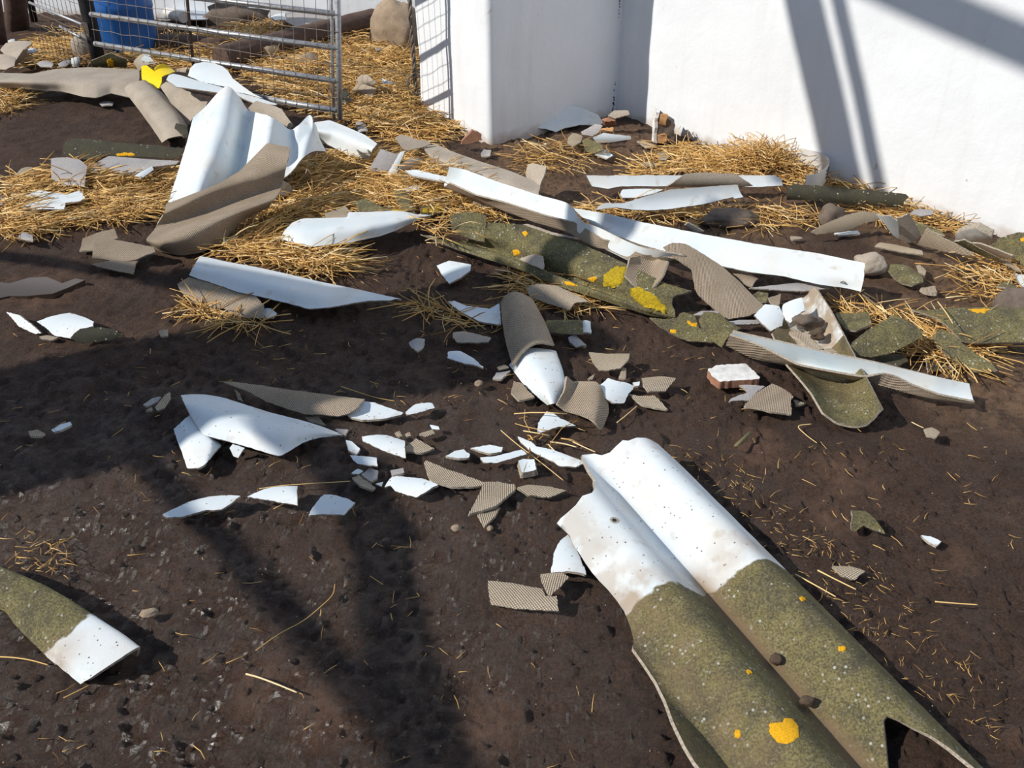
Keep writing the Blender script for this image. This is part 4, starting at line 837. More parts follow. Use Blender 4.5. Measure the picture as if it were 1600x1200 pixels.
many(LEFTG, [
 ('E', 'G', 'woven grey upper fold at the left tip of the woven sheet', '515,490 620,450 715,430 737,490 700,500 610,485 600,560 495,568 510,520', dict(h='515,490,.04 735,450,.06 500,565,.02')),
 ('E', 'G', 'woven grey middle fold running into the woven sheet corner', '610,485 700,495 840,520 960,545 972,575 850,622 760,637 575,612 580,570', dict(h='610,485,.07 970,560,.05 700,635,.03', bend=.02, name='sheet_fragment', cat='sheet piece')),
 ('E', 'G', 'woven grey lower fold under the middle fold', '570,650 690,630 865,625 832,712 700,687 600,662', dict(h='570,650,.02 865,628,.025 830,712,.006')),
 ('E', 'W', 'white sliver at the left edge on dark soil', '40,950 120,970 200,1030 258,1082 220,1087 120,1042', dict(h='40,950,.03 200,1030,.03 220,1087,.012')),
 ('E', 'W', 'white crumpled-looking shard at the left edge beside the dark mossy one', '230,1010 330,975 440,955 520,980 587,1010 580,1040 500,1062 440,1117 340,1097 290,1052', dict(h='230,1010,.02 587,1015,.04 440,1115,.02', bend=.02)),
 ('E', 'L', 'small brown chip below the white shard at the left edge', '245,1105 300,1095 362,1110 330,1127 260,1122'),
 ('E', 'L', 'small square chip below the woven leaf shard', '990,1070 1050,1060 1052,1100 1005,1107', dict(h=.02)),
 ('E', 'W', 'white jagged shard in the straw at the far left', '130,235 250,185 300,200 420,215 500,190 532,235 500,257 410,267 400,307 140,307', dict(h=.04, bend=.006)),
 ('E', 'L', 'pale yellow flat stone left of the lavender-grey shard', '95,95 130,55 200,45 217,65 170,92', dict(h=.02)),
 ('E', 'V', 'lavender-grey curved shard in the straw on the left', '318,-10 430,-15 500,0 545,40 527,165 400,162 322,120', dict(h='318,-10,.10 545,35,.09 420,162,.03', bend=.02)),
 ('A', 'V', 'pale smooth shard right of the lavender-grey one', '560,1050 680,975 860,990 1000,1000 1122,1005 1100,1027 950,1042 860,1097 600,1082', dict(h='560,1050,.03 1120,1010,.06 860,1097,.03', name='sheet_fragment', cat='sheet piece')),
 ('A', 'W', 'white chip against the front of the pale smooth shard', '838,1100 950,1040 962,1060 880,1117', dict(h=.045)),
 ('E', 'V', 'pale chip cut by the left edge in the straw', '-20,222 35,215 57,265 -20,285', dict(h=.03)),
 ('E', 'V', 'ragged pale chip in front of the olive stick-like shard', '105,492 150,450 205,470 207,507 140,502', dict(h=.02)),
 ('T', 'V', 'pale chip in the shade under the front edge of the flat grey sheet', '1030,1075 1060,1062 1180,1065 1175,1095 1060,1105', dict(h=.01)),
])
many(GATEG, [
 ('T', 'S', 'smooth grey curved tile lying on the heap at the far left', '0,520 60,450 200,425 320,430 330,460 240,520 190,590 150,640 60,580', dict(h='0,520,.08 320,430,.14 150,640,.06', bend=.02)),
 ('T', 'S', 'dark shaded rim of the curved tile heap at the far left', '150,660 190,590 240,520 290,500 285,570 220,640 150,690', dict(h='150,660,.05 290,500,.14 200,660,.04')),
 ('T', 'S', 'grey shard at the left edge below the curved tile', '-30,570 60,565 165,600 150,690 60,725 -30,725', dict(h='-30,570,.10 165,600,.10 60,725,.05', bend=.02)),
 ('T', 'W', 'white chip between the curved tile and the straw heap', '285,515 340,500 405,525 350,550 290,555', dict(h=.06)),
 ('T', 'W', 'small white chip at the upper far left', '80,425 150,405 160,435 90,448', dict(h=.05)),
 ('T', 'V', 'whitish flat shard behind the long flat grey sheet', '380,660 420,640 510,635 560,665 540,700 420,695', dict(h=.08)),
 ('T', 'V', 'grey chip left of the white cup-shaped piece', '600,665 720,620 740,640 690,690 620,700', dict(h=.07)),
 ('T', 'W', 'white cup-shaped curl behind the long flat grey sheet', '740,605 815,585 840,640 810,700 760,700', dict(h='740,605,.12 840,620,.12 780,700,.06', bend=.02)),
 ('T', 'S', 'grey slab propped up beside the tan rounded tile', '840,240 910,235 985,330 1060,470 1120,565 1040,595 985,490 935,395', dict(h='840,245,.30 985,330,.22 1080,590,.05', thick=.014)),
 ('T', 'S', 'grey piece with a white top behind the yellow plastic', '1390,650 1450,580 1530,540 1600,640 1640,660 1500,680 1450,745', dict(h='1390,650,.14 1600,645,.16 1450,745,.10', bend=.03)),
 ('T', 'W', 'white cap on the grey piece behind the yellow plastic', '1470,620 1530,540 1600,640 1490,650', dict(h='1470,620,.20 1530,540,.24 1600,640,.19', bend=.006)),
 ('U', 'S', 'grey curl between the yellow plastic and the white strip', '355,750 400,715 490,695 470,790 430,785', dict(h='355,750,.14 490,700,.18 440,785,.13', bend=.01)),
 ('U', 'V', 'blue-grey metal sheet lying in the yard behind the gate', '260,140 340,65 560,90 770,118 690,200 480,205 300,190', dict(h=.06, bend=0, top_mat=MX['sheetmetal'], name='metal_sheet', cat='metal sheet')),
 ('U', 'V', 'blue-grey sheet edge at the top, behind the gate', '590,-10 1340,-15 1330,55 1000,40 620,15', dict(h=.10, bend=0, top_mat=MX['sheetmetal'], name='metal_sheet', cat='metal sheet')),
 ('U', 'V', 'pale corner of sheet beside the pale roll', '140,165 260,150 340,200 200,205', dict(h=.03)),
 ('B', 'V', 'mossy grey slab lying in the yard at the foot of the back wall', '170,95 260,75 440,85 480,120 400,170 250,165 180,130', dict(h=.08)),
 ('B', 'W', 'white shard beside the mossy grey slab in the yard', '90,105 180,82 190,125 120,128', dict(h=.09)),
 ('B', 'W', 'white shard below the tan boulder', '710,238 770,195 790,235', dict(h='710,238,.03 770,195,.10 790,235,.03')),
 ('B', 'W', 'white shard in the straw right of the gate post', '785,490 870,520 865,528 795,527', dict(h=.04)),
 ('B', 'S', 'upper curved tile scrap right of the gate post', '620,505 660,465 700,468 747,510 740,545 640,512', dict(h='620,505,.08 700,468,.15 740,545,.08', bend=.03)),
 ('B', 'L', 'lower curved tile scrap right of the gate post', '605,575 640,512 752,552 730,612 650,602', dict(h='605,575,.03 750,552,.09 650,602,.02', bend=.03)),
 ('B', 'K', 'dark scrap behind the gate post foot', '490,635 530,560 560,550 600,620 560,645', dict(h=.05)),
 ('B', 'V', 'white chip on the straw by the small yard stones', '360,435 420,422 425,432 380,442', dict(h=.05)),
 ('B', 'V', 'pale flat scrap in straw below the tan boulder', '735,300 790,295 800,310 750,320', dict(h=.03)),
])
lichen([o for o in COL.objects if o.get('label', '').startswith('long mossy strip running')][0], 'L', ['1355,84 1475,82 1440,105 1400,105'], 'orlich', .002)
lichen([o for o in COL.objects if o.get('label', '').startswith('mossy curved piece')][0], 'G', ['1085,1010 1110,1000 1125,1020 1155,1015 1157,1045 1120,1040', '985,1055 1030,1060 1025,1088 990,1080'], 'orlich', .002)
lichen([o for o in COL.objects if o.get('label', '').startswith('big mossy slab')][0], 'H', ['1575,490 1600,480 1605,510 1580,510'], 'orlich', .002)
lichen([o for o in COL.objects if o.get('label', '').startswith('mossy yellow-patched')][0], 'A', ['665,380 690,360 712,380 715,418 675,420'], 'orlich', .003)
lichen([o for o in COL.objects if o.get('label', '').startswith('long dark mossy strip on')][0], 'A', ['720,962 780,950 845,960 840,975 730,976'], 'orlich', .003)
lichen([o for o in COL.objects if o.get('label', '').startswith('flat mossy slab tucked')][0], 'F', ['850,305 920,312 915,322 840,318'], 'yellich', .003)
yl = shard('F', 'flat moss-yellow slab at the point of the white boat-shaped piece', 'M', '1025,295 1210,265 1205,310 1100,340 1030,338', h=.07, group='mossy pieces')
lichen(yl, 'F', ['1035,300 1200,275 1190,305 1100,333 1040,330'], 'yellich', .004)

# ------------------------------------------------------------------ bricks and stones
def block(reg, label, top, h, thick, key, topkey=None, group=None, name='brick', cat='brick'):
    return shard(reg, label, 'E', top, h=h, bend=0, thick=thick, top_mat=MX[topkey or key], under=MX[key], edge_mat=MX[key], name=name, cat=cat, group=group, jit=2.0)
block('L', 'brick piece with white plaster on top, left of the star-shaped woven shard', '283,338 320,322 440,315 500,372 495,380 330,390 300,368', '283,338,.036 440,315,.038 330,390,.032', .028, 'brick', 'plaster', MID, name='plastered_brick')
block('B', 'orange brick piece at the foot of the lit wall edge', '1280,905 1290,880 1355,815 1410,842 1412,875 1340,895', '1280,905,.03 1355,815,.10 1412,875,.05', .035, 'brick', group=WALLG)
block('C', 'tan brick piece under the grey shard in the wall corner', '560,745 640,722 645,755 580,762', '560,745,.08 640,722,.10 580,762,.07', .05, 'brick', group=WALLG)
block('C', 'pale orange brick piece behind the flat white shard', '548,805 632,793 630,822 560,826', '548,805,.06 632,793,.07 560,826,.05', .045, 'tanbrick', group=WALLG)
def plaster_brick():
    """standing broken brick with a white plastered face on its left"""
    t = at(1035, 223, 0); o = empty('plastered_brick', (t[0], t[1], 0)); tag(o, 'standing broken brick with white plaster face against the lit wall', 'brick', WALLG)
    base = [at(*p) for p in pts('C', '890,890 912,890 960,890 1010,862')]
    def slab(x0, x1, y0, y1, z0, z1, key, nm, seed):
        rs = random.Random(seed); V = []
        bm = bmesh.new(); bmesh.ops.create_cube(bm, size=1); bmesh.ops.subdivide_edges(bm, edges=bm.edges[:], cuts=5, use_grid_fill=True)
        c0 = at(1022, 222, 0)
        for v in bm.verts:
            x, y, z = v.co.x+.5, v.co.y+.5, v.co.z+.5; top = (z1-z0)*(1-.35*x*(1 if nm == 'brick_core' else 0))
            p = np.array([x0+(x1-x0)*x, y0+(y1-y0)*y, z0+top*z]); d = noise.noise_vector(Vector(p*28)+Vector((seed, 0, 0)))*.010; V.append(c0+[0, 0, 0]+p+np.array(d))
        F = [tuple(v.index for v in f.verts) for f in bm.faces]; bm.free(); child_mesh(nm, V, F, MX[key], o, smooth=False)
    slab(-.005, .012, -.02, .07, 0, .165, 'plaster', 'plaster_face', 1)
    slab(.012, .10, -.015, .07, 0, .155, 'stone', 'brick_core', 2)
    slab(.015, .05, -.022, 0, .10, .150, 'tanbrick', 'brick_chip', 3); slab(.015, .06, -.024, 0, .005, .045, 'tanbrick', 'brick_chip', 4)
plaster_brick()
rock('H', 'rounded grey stone at the right tip of the broad white strip', 640, 650, (.062,.055,.042), 'tanstone', z=.03, seed=3, name='stone', group=RIGHTG, sub=4, amp=.18).data.materials[0] = MAT['S']
rock('G', 'flat brown stone right of the white wavy strip', 1362, 365, (.115,.07,.04), 'stone', z=.02, seed=5, group=RIGHTG, sub=4, amp=.2)
rock('H', 'dark brown stone in the straw above the flat tan plate', 395, 350, (.055,.045,.055), 'stone', z=.03, seed=9, group=RIGHTG, amp=.3)
rock('H', 'brown stone cut by the right edge near the white shard', 1575, 900, (.09,.07,.06), 'stone', z=.02, seed=11, group=RIGHTG)
rock('S', 'brown broken brick lump lying in the channel', 735, 330, (.052,.024,.024), 'stone', z=.06, seed=21, rot=.3, group=RIGHTG, amp=.6)
rock('S', 'crumbly mud clod below the brick lump in the channel', 790, 405, (.026,.02,.018), 'clod', z=.05, seed=22, group=RIGHTG, amp=.5, name='mud_clod', cat='clod')
rock('T', 'tan rounded tile lump beside the propped grey slab', 875, 500, (.085,.08,.095), 'tanstone', z=.09, seed=31, group=GATEG, amp=.10).data.materials[0] = MAT['S']
rock('B', 'tan boulder at the gap between gate and wall', 880, 190, (.22,.16,.22), 'tanstone', z=.10, seed=41, rot=-.6, group=GATEG, sub=4, amp=.14, name='boulder', cat='boulder')
rock('B', 'small tan stone in the straw behind the gate', 330, 385, (.075,.05,.055), 'tanstone', z=.03, seed=42, group=GATEG)
rock('B', 'low brown stone right of the small tan stone behind the gate', 440, 415, (.09,.06,.03), 'stone', z=.02, seed=43, group=GATEG)
rock('U', 'brown heap of broken bark in the yard behind the gate', 960, 205, (.24,.09,.11), 'stone', z=.03, seed=44, group=GATEG, amp=.5, name='bark_heap', cat='bark')
rock('U', 'dark brown log stub beside the blue barrel', 380, 460, (.45,.09,.07), 'wood', z=.04, seed=45, rot=-.1, group=GATEG, amp=.25, name='log', cat='log')
rock('M', 'round dark mud clod in the valley of the foreground sheet', 825, 460, (.013,.013,.012), 'clod', z=.022, seed=51, name='mud_clod', cat='clod', group='clods on the foreground sheet', amp=.3)
rock('M', 'oval dark mud clod lower in the valley of the foreground sheet', 925, 590, (.016,.011,.011), 'clod', z=.022, seed=52, name='mud_clod', cat='clod', group='clods on the foreground sheet', amp=.3)
rock('J', 'small tan pebble left of the white half tube', 992, 195, (.014,.012,.010), 'tanstone', z=.006, seed=53, name='pebble', cat='pebble', group='pebbles')
rock('J', 'small pale pebble below the tan tip', 1062, 1102, (.008,.008,.007), 'tanstone', z=.006, seed=54, name='pebble', cat='pebble', group='pebbles')
rock('J', 'pale pebble left of the pale pebble below the tan tip', 850, 1102, (.013,.010,.009), 'tanstone', z=.006, seed=55, name='pebble', cat='pebble', group='pebbles')
rock('N', 'flat pale stone chip right of the mossy ridge piece', 620, 420, (.022,.012,.008), 'tanstone', z=.008, seed=56, rot=.3, name='pebble', cat='pebble', group='pebbles')

# ------------------------------------------------------------------ gate, fence, barrel, poles behind
def gate():
    R = at(553, 187, .095); o = empty('field_gate', (R[0], R[1], .095)); tag(o, 'galvanised tube gate with wire mesh standing open before the straw yard', 'gate')
    k = 1.505/1.6; zz = lambda z: 1.6-(1.6-z)*k
    rails = [((300,132), (531,173), zz(.05)), ((172,69), (537,127), zz(.21)), ((147,24), (536,76), zz(.385)), ((310,0), (528,22), zz(.56))]
    ends = []; dirs = []
    for a, b, z in rails:
        A, B = at(*a, z), at(*b, z); dirs.append((A[:2]-B[:2])/np.linalg.norm(A[:2]-B[:2])); ends.append(B)
    d = np.mean(dirs[1:3], 0); d /= np.linalg.norm(d); zs = [r[2] for r in rails]
    lean = (ends[3]-ends[0])[:2]/(zs[3]-zs[0]); L = 1.80
    def P(t, z): b = ends[0][:2]+lean*(z-zs[0]); return np.array([b[0]+d[0]*t, b[1]+d[1]*t, z])
    for z in zs+[.87, 1.14]:
        e = L if z > zs[0] else .62; v, f = tube([P(.02, z), P(e*.5, z-.004), P(e, z)], .0145, 10); child_mesh('rail', v, f, MX['galv'], o)
    for t, r in ((0, .015), (.04, .009)):
        v, f = tube([P(t, .095), P(t, .5), P(t, 1.17)], r, 10); child_mesh('end_post', v, f, MX['galv'], o)
    v, f = tube([P(1.02, .17), P(1.02, 1.14)], .009, 8); child_mesh('stay', v, f, MX['wood'], o)
    ws = []
    for k in range(int(L/.075)):
        t = .06+k*.075; ws.append(tube([P(t+noise.noise(Vector((k, i, 0)))*.008, z)+np.array([0, -.018+noise.noise(Vector((k, i, 5)))*.006, 0]) for i, z in enumerate(np.linspace(.12 if t < .62 else .28, 1.14, 9))], .0017, 5))
    for k in range(13):
        z = .13+k*.082; ws.append(tube([P(t, z+noise.noise(Vector((k, i*.7, 9)))*.010)+np.array([0, -.021, 0]) for i, t in enumerate(np.linspace(.0, L if z > .27 else .62, 22))], .0017, 5))
    v, f = join(ws); child_mesh('wire_mesh', v, f, MX['wire'], o)
    return P, L
GP, GL = gate()
def fence():
    p0 = at(140, 72, 0); o = empty('mesh_fence', (p0[0], p0[1], 0)); tag(o, 'wire mesh fence panel with thin rails left of the black post', 'fence')
    for a, b, z in (((46,4), (128,38), .385), ((93,41), (125,58), .21)):
        v, f = tube([at(*a, z), at(*b, z)], .009, 8); child_mesh('rail', v, f, MX['galv'], o)
    A, B = at(128,38,.385), at(46,4,.385); ws = []
    d = B-A; n = int(np.linalg.norm(d)/.075)
    for k in range(n+1):
        c = A+d*k/n; ws.append(tube([[c[0], c[1], .05], [c[0]+.01, c[1], .6], [c[0], c[1], 1.1]], .0017, 4))
    for k in range(13):
        z = .09+k*.082; ws.append(tube([[*(A+d*t)[:2], z+noise.noise(Vector((k, t*5, 3)))*.012] for t in np.linspace(0, 1, 9)], .0017, 4))
    v, f = join(ws); child_mesh('wire_mesh', v, f, MX['wire'], o)
fence()
def pole(label, name, cat, x, y, top, r, key, grp=GATEG, h=1.5, z0=-.03):
    a = at(x, y, 0); b = at(*top) if len(top) == 3 else a+np.array([0, 0, 1.]); d = (b-a)/max(.05, b[2]); e = a+d*h
    P = [a+(e-a)*t for t in np.linspace(0, 1, 8)]; P[0] = P[0]+[0, 0, z0]
    v, f = tube(P, np.array([r*(1+.08*noise.noise(Vector((i*1.7, x, y)))) for i in range(8)]), 12); return tag(mesh_obj(name, v, f, MX[key]), label, cat, grp)
pole('black square-looking gate post in front of the blue barrel', 'gate_post', 'post', 157, 106, (157,106), .045, 'black')
pole('wide dark timber post at the upper left', 'timber_post', 'post', 27, 43, (24,5,.20), .085, 'wood')
pole('thin dark timber pole right of the wide timber post', 'timber_post', 'post', 53, 31, (48,5,.14), .028, 'black')
pole('greenish dark stake at the far left edge', 'timber_post', 'post', 2, 66, (-1,45,.10), .04, 'wood', h=.9)
def barrel():
    c = at(178, 100, 0); c = c+np.array([-.03, .36, 0]); o = empty('blue_barrel', (c[0], c[1], 0)); tag(o, 'blue plastic barrel behind the gate and black post', 'barrel')
    prof = [(r*.93, z) for r, z in [(.0,0),(.205,0),(.222,.012),(.228,.04),(.232,.10),(.238,.28),(.245,.30),(.245,.33),(.238,.35),(.238,.60),(.245,.62),(.245,.65),(.236,.67),(.232,.84),(.215,.90),(.19,.92),(0,.92)]]
    k = 48; V = []; F = []
    for r, z in prof:
        for j in range(k): t = 2*math.pi*j/k; V.append((c[0]+max(r, .001)*math.cos(t), c[1]+max(r, .001)*math.sin(t), z))
    F = [(i*k+j, i*k+(j+1) % k, (i+1)*k+(j+1) % k, (i+1)*k+j) for i in range(len(prof)-1) for j in range(k)]
    child_mesh('barrel_body', V, F, MX['blue'], o)
    v, f = tube([[c[0]+.12, c[1], .91], [c[0]+.12, c[1], .945]], .032, 20); child_mesh('bung', v, f, MX['black'], o)
barrel()
v, f = tube([at(164, 62, .03), at(150, 30, .18), at(124, -1, .30), at(112, -20, .38)], .016, 10)
tag(mesh_obj('blue_pipe', v, f, MX['blue']), 'thin blue pipe leaning behind the black gate post', 'pipe', GATEG)
def log(label, a, b, r, key, endkey=None, seed=0):
    A, B = np.array(a), np.array(b); n, k = 40, 40; P = [A+(B-A)*t for t in np.linspace(0, 1, n)]
    V, F = tube(P, r, k, cap=False); ax = (B-A)/np.linalg.norm(B-A)
    for i in range(n):
        c = P[i]
        for j in range(k):
            v = V[i*k+j]; d = v-c; g = 1+.10*noise.noise(Vector((j*1.4, i*.10, seed)))+.06*noise.noise(Vector((j*.3, i*.3, seed+9))); V[i*k+j] = c+d*g
    o = mesh_obj('timber_beam', V, F, MX[key]); tag(o, label, 'log', GATEG)
    for e, i in (('cut_end', 0), ('cut_end', n-1)):
        child_mesh(e, V[i*k:(i+1)*k], [tuple(range(k)) if i == 0 else tuple(reversed(range(k)))], MX['wood' if endkey is None else endkey], o)
log('dark ridged timber beam lying in the straw behind the gate', at(345, 92, .07), at(584, 32, .07), .085, 'wood', seed=4)
log('short pale roll lying on the blue-grey sheet in the yard', at(262, 20, .10), at(287, 27, .10), .042, 'ribbon', 'ribbon', seed=7)
log('cut log end showing at the front of the dark beam', at(413, 86, .05), at(428, 80, .05), .05, 'sand', 'sand', seed=12)

# twisted wire cable hanging at the wall edge
def cable():
    base = at(651, 158, 0); d = np.array([-.012, 0, .66]); P0 = [base+d*t for t in np.linspace(.04, 1.9, 90)]
    o = empty('wire_cable', tuple(base)); tag(o, 'rusty twisted wire cable hanging at the edge of the lit wall', 'cable')
    for k in range(3):
        v, f = tube([p+np.array([.008*math.cos(i*.55+k*2.1), .008*math.sin(i*.55+k*2.1), 0]) for i, p in enumerate(P0)], .0065, 6); child_mesh('strand', v, f, MX['wire'], o)
    ls = []
    for k, (w, h) in enumerate(((.05, .13), (.035, .10), (.06, .16))):
        q = [base+np.array([w*math.cos(t)*(1 if k != 1 else -1)+.01*k, -.02-.01*k, .10+h*.5*math.sin(t)]) for t in np.linspace(.3, 5.6, 22)]; ls.append(tube(q, .004, 6))
    v, f = join(ls); child_mesh('loose_loops', v, f, MX['wire'], o)
cable()
# pale plastic band bent against the wall foot
def band():
    p = [at(*q, .07) for q in pts('D', '190,985 260,1000 320,1015 360,1040 372,1065 365,1095 330,1130 290,1150 232,1160')]
    P = catmull(np.array(p)[:, None, :], np.linspace(0, len(p)-1, 50))[:, 0]; V = []; n = len(P)
    tg = np.gradient(P, axis=0); nr = np.stack([tg[:, 1], -tg[:, 0], 0*tg[:, 0]], 1); nr /= np.linalg.norm(nr, axis=1)[:, None]
    for i in range(n):
        for s, z in ((0, .048), (0, -.035), (1, -.035), (1, .048)): V.append(P[i]+nr[i]*.003*s+[0, 0, z])
    F = [(i*4+j, (i+1)*4+j, (i+1)*4+(j+1) % 4, i*4+(j+1) % 4) for i in range(n-1) for j in range(4)]+[(0, 1, 2, 3), ((n-1)*4+3, (n-1)*4+2, (n-1)*4+1, (n-1)*4)]
    o = mesh_obj('plastic_band', V, F, MX['ribbon'], smooth=False); tag(o, 'pale plastic band bent in a curve at the foot of the right wall', 'plastic band')
    for z in (.025, .008, -.009):
        q = [P[i]+nr[i]*(-.0012)+[0, 0, z] for i in range(27, 33)]; v, f = tube(q, .003, 4); child_mesh('slit', v, f, MX['black'], o)
band()
# crumpled yellow plastic
shard('U', 'crumpled bright yellow plastic on the grey sheets by the gate', 'W', '5,690 60,680 130,735 200,665 290,690 360,745 300,770 220,800 215,860 190,920 140,925 70,870 10,825', h='5,690,.17 360,745,.17 150,920,.12', bend=.05, thick=.004, top_mat=MX['yellow'], under=MX['yellow'], edge_mat=MX['yellow'], name='plastic_scrap', cat='plastic scrap', axis='40,700 230,840')
shard('U', 'yellow plastic flap standing up behind the crumpled yellow piece', 'W', '130,735 170,690 230,662 290,690 345,740 250,750 180,775', h='130,735,.20 345,740,.18 230,662,.22', bend=-.015, thick=.004, top_mat=MX['yellow'], under=MX['yellow'], edge_mat=MX['yellow'], name='plastic_scrap', cat='plastic scrap')
# bolt hole and wire bits
hl = at(960, 813, .06)
bv = bvh(fore); r = ray(960, 813); loc, nn, _, _ = bv.ray_cast(Vector(C0), Vector(r).normalized())
if loc:
    X = nn.orthogonal().normalized(); Y = nn.cross(X); V = []; k = 14
    for rr, dz in ((.0115, .0004), (.008, .0014), (.0055, .0006)):
        for j in range(k): t = 2*math.pi*j/k; V.append(tuple(loc+X*rr*math.cos(t)+Y*rr*math.sin(t)+nn*dz))
    F = [(i*k+j, i*k+(j+1) % k, (i+1)*k+(j+1) % k, (i+1)*k+j) for i in range(2) for j in range(k)]
    child_mesh('hole_rim', V, F, MAT['E'], fore)
    V = [tuple(loc+X*.0058*math.cos(2*math.pi*j/k)+Y*.0058*math.sin(2*math.pi*j/k)+nn*.0007) for j in range(k)]
    child_mesh('bolt_hole', V, [tuple(range(k))], MX['black'], fore)['label'] = 'dark bolt hole'
v, f = tube([at(*q) for q in pts('S', '880,105,.06 950,78,.11 1010,110,.06 1055,135,.02')], .0022, 5)
tag(mesh_obj('bent_wire', v, f, MX['wire']), 'bent dark wire at the right end of the broad white strip', 'wire')
# shallow puddle
pd = pts('E', '-40,760 60,770 180,735 290,730 390,770 470,740 530,750 420,800 330,835 170,850 60,850 -40,870')
m, n, l, b = mat('puddle_water'); b.inputs['Base Color'].default_value = rgb(.075,.05,.035); b.inputs['Roughness'].default_value = .08; b.inputs['Specular IOR Level'].default_value = .5
W = [at(p[0], p[1], .0085) for p in pd]; W = np.array(W+[w-[0, 0, .02] for w in W]); k = len(pd)
poly_area = sum(W[i][0]*W[(i+1) % k][1]-W[(i+1) % k][0]*W[i][1] for i in range(k))
top = tuple(range(k)) if poly_area > 0 else tuple(reversed(range(k)))
F = [top, tuple(i+k for i in reversed(top))]+[(top[i], top[i]+k, top[(i+1) % k]+k, top[(i+1) % k]) for i in range(k)]
tag(mesh_obj('puddle', W, F, m, smooth=False), 'shallow muddy puddle at the left edge', 'puddle')

# ------------------------------------------------------------------ straw
def straw_strands(name, items, label=None, r0=.0016, mound=None):
    """items: (x, y, z, heading, pitch, length, curl, radius, tint); one object of many stalks"""
    V, F, tint = [], [], []; o = 0
    for x, y, z, hd, pt, L, cu, r, ti in items:
        n = 3 if L < .12 else 4; p = np.array([x, y, z]); pos = []
        for i in range(n):
            pos.append(p.copy()); a = hd+cu*(i/(n-1)-.5); p = p+np.array([math.cos(a)*math.cos(pt), math.sin(a)*math.cos(pt), math.sin(pt)*(1-1.1*i/(n-1))])*L/(n-1)
        pos = np.array(pos); a = hd+math.pi/2; s = np.array([math.cos(a), math.sin(a), 0]); u = np.array([0, 0, 1.])
        for i in range(n):
            for sx, uz in ((1, -.5), (-1, -.5), (0, 1)): V.append(pos[i]+s*sx*r+u*uz*r)
            tint += [ti]*3
        for i in range(n-1):
            for j in range(3): F.append((o+i*3+j, o+i*3+(j+1) % 3, o+(i+1)*3+(j+1) % 3, o+(i+1)*3+j))
        F.append((o, o+2, o+1)); F.append((o+(n-1)*3, o+(n-1)*3+1, o+(n-1)*3+2)); o += n*3
    ob = mesh_obj(name, V, F, MX['straw'], attrs=dict(tint=tint), smooth=True)
    if label: tag(ob, label, 'straw', kind='stuff')
    return ob
EXCL = [[p[:2] for p in pts('P', s)] for s in ('430,378 450,354 472,338 543,336 612,326 684,333 640,352 600,374 540,388 470,388', '252,322 400,222 460,230 445,312 404,334 320,400 240,398 224,378', '30,309 62,294 135,296 100,330 35,330', '136,264 170,242 280,250 215,276', '272,444 300,400 420,420 630,466 480,486 412,500 360,495', '698,468 790,470 790,512 720,500', '780,455 835,455 875,545 790,560')]
def project(x, y, z):
    q = np.array([x, y, z])-C0; d = q@_f; return 800+FPX*q[0]/d, 600-FPX*(q@_u)/d
def scatter(poly, n, hmax=.03, lmin=.05, lmax=.2, r=.0017, head=None, tint=(.1, 1.0), pt=.25, zb=.004):
    P = np.array([at(p[0], p[1], zb)[:2] for p in pts('P', poly)]); lo, hi = P.min(0), P.max(0); out = []; c = P.mean(0)
    while len(out) < n:
        q = RNG.uniform(lo, hi, (n*2, 2)); q = q[in_poly(q[:, 0], q[:, 1], P.tolist())]
        for x, y in q[:n-len(out)]:
            d = float(vnoise(np.array([x*4]), np.array([y*4]), 31)[0]); 
            if RNG.random() > .25+d: continue
            hd = RNG.uniform(0, 6.28) if head is None or RNG.random() < .5 else RNG.normal(head, .5)
            z = zb+hmax*d*RNG.random()
            px, py = project(x, y, z)
            if any(in_poly(np.array([px]), np.array([py]), e)[0] for e in EXCL): continue
            out.append((x, y, z, hd, RNG.normal(.03, pt), RNG.uniform(lmin, lmax), RNG.normal(0, .5), r*RNG.uniform(.7, 1.35), float(np.clip(RNG.normal(.5, .28), *tint))))
    return out
Z = [s for s, _ in STRAW_ZONES]
straw_strands('straw_litter', scatter(Z[0], 15000, .05, .06, .24, .0022), 'golden straw covering the yard behind the gate')
straw_strands('straw_litter', scatter(Z[1], 2600, .045, .06, .22, .0019, head=.1), 'golden straw heap around the pale shards on the left')
straw_strands('straw_litter', scatter(Z[2], 5200, .07, .06, .22, .0018, head=.3), 'golden straw heap under the white sheets in the centre')
tuft = [(x, y, .02+.09*RNG.random()*max(0, 1-np.hypot(x-TC[0], (y-TC[1])*1.2)/.24), RNG.uniform(0, 6.28), RNG.uniform(-.1, 1.0), RNG.uniform(.06, .18), RNG.normal(0, .6), .0015*RNG.uniform(.7, 1.3), float(np.clip(RNG.normal(.5, .25), 0, 1)))
        for TC in [at(1185, 262)] for x, y in zip(RNG.normal(TC[0], .12, 900), RNG.normal(TC[1]-.02, .06, 900))]
tuft2 = [] and [(x, y, .01+.04*RNG.random(), RNG.uniform(0, 6.28), RNG.uniform(-.1, .9), RNG.uniform(.06, .2), RNG.normal(0, .6), .0016, float(np.clip(RNG.normal(.5, .25), 0, 1)))
        for T in ((1300, 282), (300, 300), (85, 105), (250, 88), (1030, 232), (5, 155)) for TC in [at(*T)] for x, y in zip(RNG.normal(TC[0], .09, 170), RNG.normal(TC[1], .06, 170))]
straw_strands('straw_litter', scatter(Z[3], 1500, .03, .05, .2, .0018)+tuft, 'golden straw drift along the foot of the right wall')
def litter(label, zones, extra=()):
    it = list(extra)
    for z in zones: it += scatter(*z[:2], **z[2])
    straw_strands('straw_litter', it, label)
tf = lambda *T: [t for t in tuft2 if t[-1] in T]
S1 = dict(hmax=.025, lmin=.04, lmax=.2, r=.0016)
litter('loose straw between the white strips by the wall', [(Z[4], 500, S1), (Z[8], 330, S1), (Z[9], 170, S1)])
